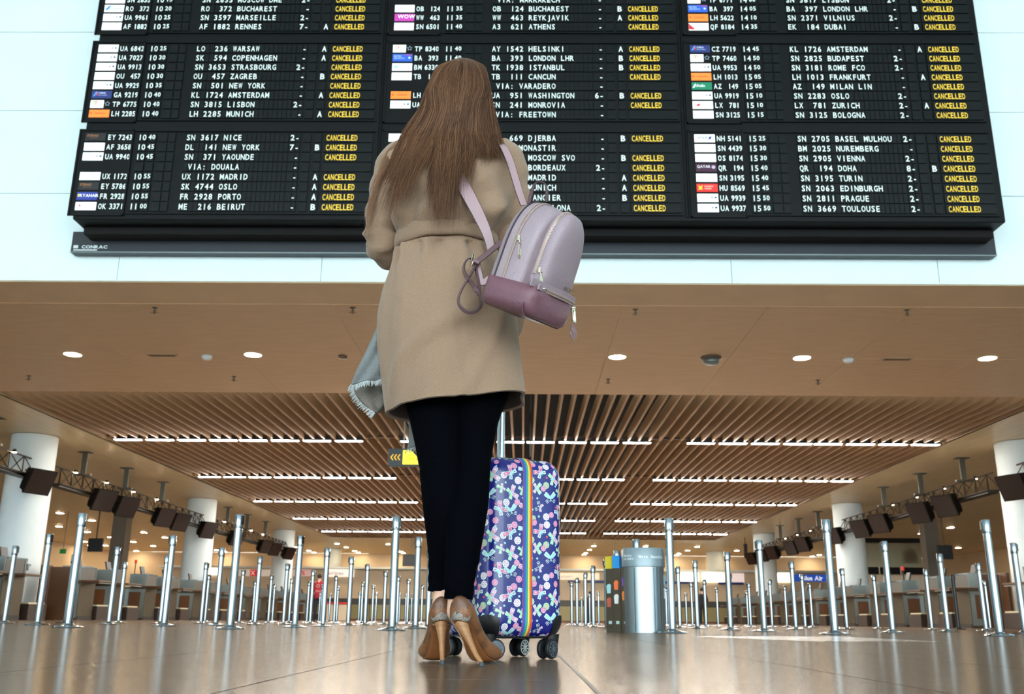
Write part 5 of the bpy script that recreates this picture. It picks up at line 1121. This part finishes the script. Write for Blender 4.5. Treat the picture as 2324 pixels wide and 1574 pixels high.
def shiftp(pts, dx, dy): return [(x+dx, y+dy) for x, y in pts]
def butterfly(s_, t_, size, rot, st):
    up_c, lo_c, sp_c = {0: ('pink', 'aqua', 'hot'), 1: ('rose', 'mint', 'white'), 2: ('aqua', 'navy', 'mint'), 3: ('aqua', 'navy', 'white'), 4: ('mint', 'rose', 'white'), 5: ('navy', 'rose', 'pink')}[st]
    for sd in (-1, 1):
        for ang, ln, wd, c_ in ((sd*.85+PI/2, 1.0, .52, up_c), (sd*2.15+PI/2, .78, .42, lo_c)):
            wg = wing(ang, ln*size, wd*size*.62, rot, 1); blob(lay('white' if c_ != 'mint' else 'aqua', 0), s_, t_, wg, .00035); blob(lay(c_, 1), s_, t_, sc2(wg, .86), .0006)
            an = ang+rot; d = ln*size*.62; q = shiftp([(ln*size*.13*math.cos(a)*(1), ln*size*.085*math.sin(a)) for a in [2*PI*i/8 for i in range(8)]], 0, 0); q = [(x*math.cos(an)-y*math.sin(an)+d*math.cos(an), x*math.sin(an)+y*math.cos(an)+d*math.sin(an)) for x, y in q]
            blob(lay('white' if c_ in ('pink', 'rose', 'navy') else sp_c, 2), s_, t_, q, .0008); blob(lay(sp_c if c_ != 'navy' else 'lilac', 3), s_, t_, sc2(q, .5), .0010)
            for k_ in (-1, 1):
                q2 = [(ln*size*.075*math.cos(a)+ln*size*.70, ln*size*.055*math.sin(a)+k_*wd*size*.38) for a in [2*PI*i/6 for i in range(6)]]; q2 = [(x*math.cos(an)-y*math.sin(an), x*math.sin(an)+y*math.cos(an)) for x, y in q2]; blob(lay('white', 2), s_, t_, q2, .0008)
    bd_ = [(size*.07*math.cos(a), size*.40*math.sin(a)) for a in [2*PI*i/10 for i in range(10)]]; bd_ = [(x*math.cos(rot)-y*math.sin(rot), x*math.sin(rot)+y*math.cos(rot)) for x, y in bd_]; blob(lay('aqua', 3), s_, t_, bd_, .0010)
def flower(s_, t_, r, c_, ring):
    blob(lay(ring, 0), s_, t_, [(r*(1+.07*math.cos(8*a))*math.cos(a), r*(1+.07*math.cos(8*a))*math.sin(a)) for a in [2*PI*i/20 for i in range(20)]], .00035)
    for k in range(8):
        a = 2*PI*k/8; blob(lay(c_, 1), s_, t_, [(r*(.58+.24*math.cos(q))*math.cos(a)-r*.11*math.sin(q)*math.sin(a), r*(.58+.24*math.cos(q))*math.sin(a)+r*.11*math.sin(q)*math.cos(a)) for q in [2*PI*i/6 for i in range(6)]], .0006)
    blob(lay('rose', 2), s_, t_, [(r*.22*math.cos(a), r*.22*math.sin(a)) for a in [2*PI*i/7 for i in range(7)]], .0008)
def starlet(s_, t_, c_): blob(lay(c_, 0), s_, t_, [((.0042 if i % 2 else .0023)*math.cos(PI*i/5), (.0042 if i % 2 else .0023)*math.sin(PI*i/5)) for i in range(10)], .00035)
# one repeat of the print: 0.185 x 0.165 m
BF = [(.018, .128, .031, 1.0, 0), (.062, .140, .028, 2.3, 3), (.110, .135, .029, .7, 0), (.150, .120, .032, -1.3, 1), (.020, .072, .031, -1.2, 1), (.054, .082, .020, 1.9, 4), (.098, .090, .026, -1.6, 4), (.142, .064, .030, .1, 2), (.020, .022, .030, .25, 2), (.066, .032, .031, 2.0, 0), (.108, .038, .022, 1.2, 5), (.172, .026, .030, -.8, 0), (.176, .085, .020, 2.1, 4)]
FL = [(.040, .108, .0105, 'pink', 'white'), (.030, .150, .0095, 'pink', 'rose'), (.082, .112, .0095, 'pink', 'mint'), (.090, .160, .009, 'hot', 'rose'), (.128, .100, .0095, 'pink', 'mint'), (.119, .090, .008, 'pink', 'rose'), (.130, .155, .010, 'pink', 'white'), (.182, .120, .0095, 'pink', 'white'), (.078, .062, .0085, 'hot', 'rose'), (.038, .048, .0085, 'pink', 'rose'), (.005, .045, .010, 'pink', 'white'), (.128, .012, .010, 'pink', 'white'), (.145, .018, .008, 'pink', 'rose'), (.045, .005, .0090, 'hot', 'rose'), (.160, .160, .0085, 'hot', 'rose'), (.088, .006, .008, 'pink', 'mint'), (.160, .050, .0, 'pink', 'rose')]
ST = [(.070, .100), (.055, .060), (.002, .100), (.100, .062), (.125, .072), (.160, .100), (.085, .030), (.046, .125), (.130, .122), (.160, .145), (.030, .030), (.105, .012), (.160, .040), (.068, .160)]
nr = int(PER/.185)+1; fs_ = PER/(round(PER/.185)*.185)
for a in range(round(PER/.185)):
    for c_ in range(-1, 4):
        for (x, y, sz, ro, st) in BF: butterfly((x+a*.185)*fs_, y+c_*.165+.01, sz*.83, ro, st)
        for (x, y, r, cc_, rg_) in FL:
            if r: flower((x+a*.185)*fs_, y+c_*.165+.01, r, cc_, rg_)
        for i, (x, y) in enumerate(ST): starlet((x+a*.185)*fs_, y+c_*.165+.01, 'aqua' if i % 4 else 'hot')
for (c_, lv), mb in LAY.items():
    if mb.f: o = mb.build('butterfly_print', mat('print_'+c_+'_ink', pal[c_], .3, coat=.2), sc_, fix=False); o['kind'] = 'stuff'
# rainbow band down the middle of the narrow side, over top and under
s0 = LN[0]/2; cols_ = ['7a52a8', '3a62c8', '2c9cc0', '58b46c', 'f4ec6c', 'f09030', 'e04424']; wb_ = .027
rb = empty('rainbow_band', parent=sc_)
for k, c_ in enumerate(cols_):
    b = MB(); sa, sb_ = s0-wb_/2+wb_*k/7, s0-wb_/2+wb_*(k+1)/7; rg = []
    tt = [TT*i/110 for i in range(111)]
    for t_ in tt: rg.append([sfun(sa, t_, .0014), sfun(sa, t_, .0030), sfun(sb_, t_, .0030), sfun(sb_, t_, .0014)])
    e1 = [v+Wd*.12 for v in rg[-1]]; rg.append(e1); rg.insert(0, [v+Wd*.10 for v in rg[0]]); b.loft(rg); b.build('stripe', mat('band_'+c_, c_, .6, bump=.8, bscale=900), rb)
b = MB()
for k, t_ in enumerate(np.arange(.02, TT-.01, .0024)):
    for sg in (-1, 1):
        p = sfun(s0+sg*(wb_/2+.0012), t_, .0022); b.box(p, (.0018, .0014, .0010))
b.build('stitching', mat('stitch', 'c8a0c0', .7), sc_, fix=False)['kind'] = 'stuff'
# corner guards, casters
def caster(x, y, rz, face):
    base = Tn*x+Wd*y; e = empty('caster', tuple(base), parent=sc_)
    b = MB(); b.loft([[Vector((r_*math.cos(a), r_*math.sin(a), z_)) for a in [2*PI*k/20 for k in range(20)]] for r_, z_ in ((.010, .035), (.020, .040), (.022, .052), (.024, .066))]); b.box((0, 0, .045), (.016, .035, .04), Matrix.Rotation(rz, 3, 'Z'), bev=.004); b.build('swivel', m_black, e, smooth=False)
    Rm = Matrix.Rotation(rz, 3, 'Z'); off_ = Rm @ Vector((0, -.014, 0))
    for sd in (-1, 1):
        b = MB(); ax_ = Rm @ Vector((1, 0, 0)); c_ = Rm @ Vector((sd*.0135, -.016, .0265)); M3 = Vector((0, 0, 1)).rotation_difference(ax_).to_matrix()
        b.lathe(c_-ax_*.0065, [(.018, 0), (.0245, .001), (.0262, .004), (.0262, .009), (.0245, .012), (.018, .013)], 28, M3); w_ = b.build('wheel', m_rubber, e, auto=.5)
        b = MB(); hub = mat('hub_silver', 'ecECEA', .35, metal=.2) if face else mat('hub_grey', '5c646a', .35, metal=.4)
        o_ = c_+ax_*sd*.0070
        b.lathe(o_-ax_*.0006, [(.0188, 0), (.0188, .0012), (.0212, .0012), (.0212, 0)], 28, M3); b.lathe(o_-ax_*.0006, [(.001, .0), (.006, 0), (.005, .0022), (.001, .0026)], 14, M3)
        for k in range(10):
            a = 2*PI*k/10; q = M3 @ Vector((math.cos(a), math.sin(a), 0)); tq = M3 @ Vector((-math.sin(a), math.cos(a), 0)); Rs = Matrix((q, tq, ax_)).transposed(); b.box(o_+q*.0125, (.014, .0028, .0014), Rs)
        b.build('hub', hub, w_)
cx_, cy_ = T_/2-.030, W_/2-.040
caster(-cx_, -cy_, 1.9, False); caster(cx_, -cy_, -.62, False); caster(cx_*.15, cy_*.1, -1.9, True) if False else caster(cx_+.012, cy_-.085, -.62, True); caster(-cx_, cy_, .9, False)
for (x, y, s_mid) in ((ax, -ay, LN[0]+LN[1]/2), (-ax, -ay, PER-LN[7]/2), (ax, ay, LN[0]+LN[1]+LN[2]+LN[3]/2), (-ax, ay, PER-LN[7]-LN[6]-LN[5]/2)):
    b = MB(); hw_ = .033; rg = []
    for t_ in [AV*.15+(AV*1.0)*i/12 for i in range(13)]:
        f_ = (t_-AV*.15)/AV; ww = hw_*(1 if f_ < .75 else math.sqrt(max(.08, 1-((f_-.75)/.25)**2))); rg.append([sfun(s_mid-ww+2*ww*k/14, t_, .0045) for k in range(15)]+[sfun(s_mid+ww-2*ww*k/14, t_, .0) for k in range(15)])
    b.loft(rg); b.build('corner_guard', m_black, sc_, auto=.6)
# base bar between the casters
b = MB(); b.tube([sfun(s_, AV*.30, .004) for s_ in np.linspace(0, PER, 90)], .0035, 6); b.build('base_rim', m_black, sc_)
# telescopic handle: two tubes and a grip
hp = P(1137, 1000, 2.80)
hx = (Vector((hp.x, 2.80, 0))-SC); hx = Vector((hx.x, hx.y, 0)); h2 = hx+Vector((-.155, .03, 0))
for q in (hx, h2):
    b = MB(); b.tube([q+Vector((0, 0, .50)), q+Vector((0, 0, .815))], .0115, 16); b.build('handle_tube', mat('handle_alu', 'aebcc4', .3, metal=.8), sc_, auto=.6); b = MB(); b.tube([q+Vector((0, 0, .812)), q+Vector((0, 0, .96))], .0100, 16); b.build('handle_tube', mat('handle_alu', 'aebcc4', .3, metal=.8), sc_, auto=.6)
    b = MB(); b.lathe(q+Vector((0, 0, .53)), [(.020, 0), (.022, .008), (.014, .02)], 16); b.build('tube_collar', m_black, sc_)
b = MB(); [b.cyl(hx+Vector((.002, -.0118, zz)), .0022, .001, 8, axis=(0, -1, 0)) for zz in (.795, .785)]; b.build('lock_hole', m_black, sc_)
b = MB(); b.box((hx+h2)/2+Vector((0, 0, .98)), ((hx-h2).length+.04, .034, .032), Matrix.Rotation(math.atan2((hx-h2).y, (hx-h2).x), 3, 'Z'), bev=.012); b.build('grip', m_black, sc_, smooth=True)
# ------------------------------------------------------------------ people far back
def small_person(px, py_top, Y, top_c, leg_c, label, face_away=True, arm=0, H_=1.72, hood=None):
    c = P(px, py_top, Y); c.z = 0; e = empty('person', (c.x, Y, 0), label, 'person'); s_ = H_/1.72
    A = MB(); z = lambda v: Vector((0, 0, v*s_))
    R = Matrix.Rotation(PI if not face_away else 0, 3, 'Z'); head_mesh(A, (0, 0, 1.60*s_), R, s_, 20)
    capsule(A, [z(1.42), z(1.52)], [.05, .05]); capsule(A, [z(.95), z(1.1), z(1.25), z(1.38)], [.14, .125, .145, .12]); capsule(A, [Vector((-.16, 0, 1.38*s_)), Vector((.16, 0, 1.38*s_))], [.06, .06])
    for sd in (-1, 1):
        capsule(A, [Vector((sd*.09, 0, .92*s_)), Vector((sd*.10, 0, .5*s_)), Vector((sd*.11, .01, .09*s_))], [.085, .055, .04]); capsule(A, [Vector((sd*.11, 0, .04)), Vector((sd*.12, .15, .03))], [.045, .035])
        el = Vector((sd*.25, .0, 1.10*s_)); wr = Vector((sd*.20, .22, 1.12*s_)) if arm else Vector((sd*.24, .05, .86*s_)); capsule(A, [Vector((sd*.19, 0, 1.38*s_)), el, wr], [.05, .042, .03]); hand(A, wr, (wr-el), (0, 0, -1) if arm else (-sd, 0, 0), sd, s_, .3)
    bo = fuse(A, 'body', m_skin, e, .011, 1)
    b = MB(); b.loft([[Vector((hw_*math.cos(t), hd*math.sin(t), zz*s_)) for t in [2*PI*k/24 for k in range(24)]] for zz, hw_, hd in ((.82, .19, .14), (.95, .185, .145), (1.1, .17, .14), (1.28, .20, .155), (1.40, .19, .12), (1.47, .08, .08))])
    for sd in (-1, 1): el = Vector((sd*.25, .0, 1.10*s_)); wr = Vector((sd*.21, .18, 1.12*s_)) if arm else Vector((sd*.24, .05, .90*s_)); capsule(b, [Vector((sd*.18, 0, 1.37*s_)), el, wr], [.066, .056, .046])
    b.build('jacket', mat('cl'+top_c, top_c, .8), e, smooth=True)
    if hood:
        b = MB(); text(b, 'O', -.08, -.165, 1.22*s_, .13, bold=.02); text(b, 'STAFF', -.11, -.165, 1.05*s_, .07, bold=.02); b.build('lettering', mat('cl_grey', 'b08a88', .7), e, fix=False)
    b = MB(); b.box((0, 0, .86*s_), (.33, .22, .2), bev=.05)
    for sd in (-1, 1): capsule(b, [Vector((sd*.09, 0, .90*s_)), Vector((sd*.10, 0, .5*s_)), Vector((sd*.11, .01, .10*s_))], [.105, .075, .06])
    b.build('trousers', mat('cl'+leg_c, leg_c, .8), e, smooth=True)
    b = MB(); [b.box((sd*.12, .07, .045), (.10, .28, .09), bev=.03) for sd in (-1, 1)]; b.build('shoe', m_black, e, smooth=True)
    b = MB(); ball(b, (0, -.012 if face_away else .012, 1.635*s_), (.092*s_, .108*s_, .098*s_), 12); b.build('hair', mat('hair_dark', '1e1714', .6), e, smooth=True)
    return e
small_person(726, 1305, 38, '9c1c28', '17151a', 'person in a dark red jacket and black trousers standing by the far counters', True, 1, 1.78, True)
small_person(1592, 1331, 48, '16151a', '121216', 'person in black standing among the posts right of the bin', True, 1)
small_person(1339, 1345, 55, '4a1c1c', '121216', 'person in dark clothes far back between the suitcase and the bin', True, 1)
q = P(712, 1340, 60); t = empty('shop_stand', (P(765, 1340, 61).x, 61, 0), 'red-topped stand beside the person in the red jacket', 'stand'); b = MB(); b.box((0, 0, .5), (1.5, .8, 1.0), bev=.02); b.build('body', m_cream, t); b = MB(); b.box((0, -.02, 1.03), (1.7, .9, .12)); b.build('top', mat('stand_red', 'c8241c', .4), t)
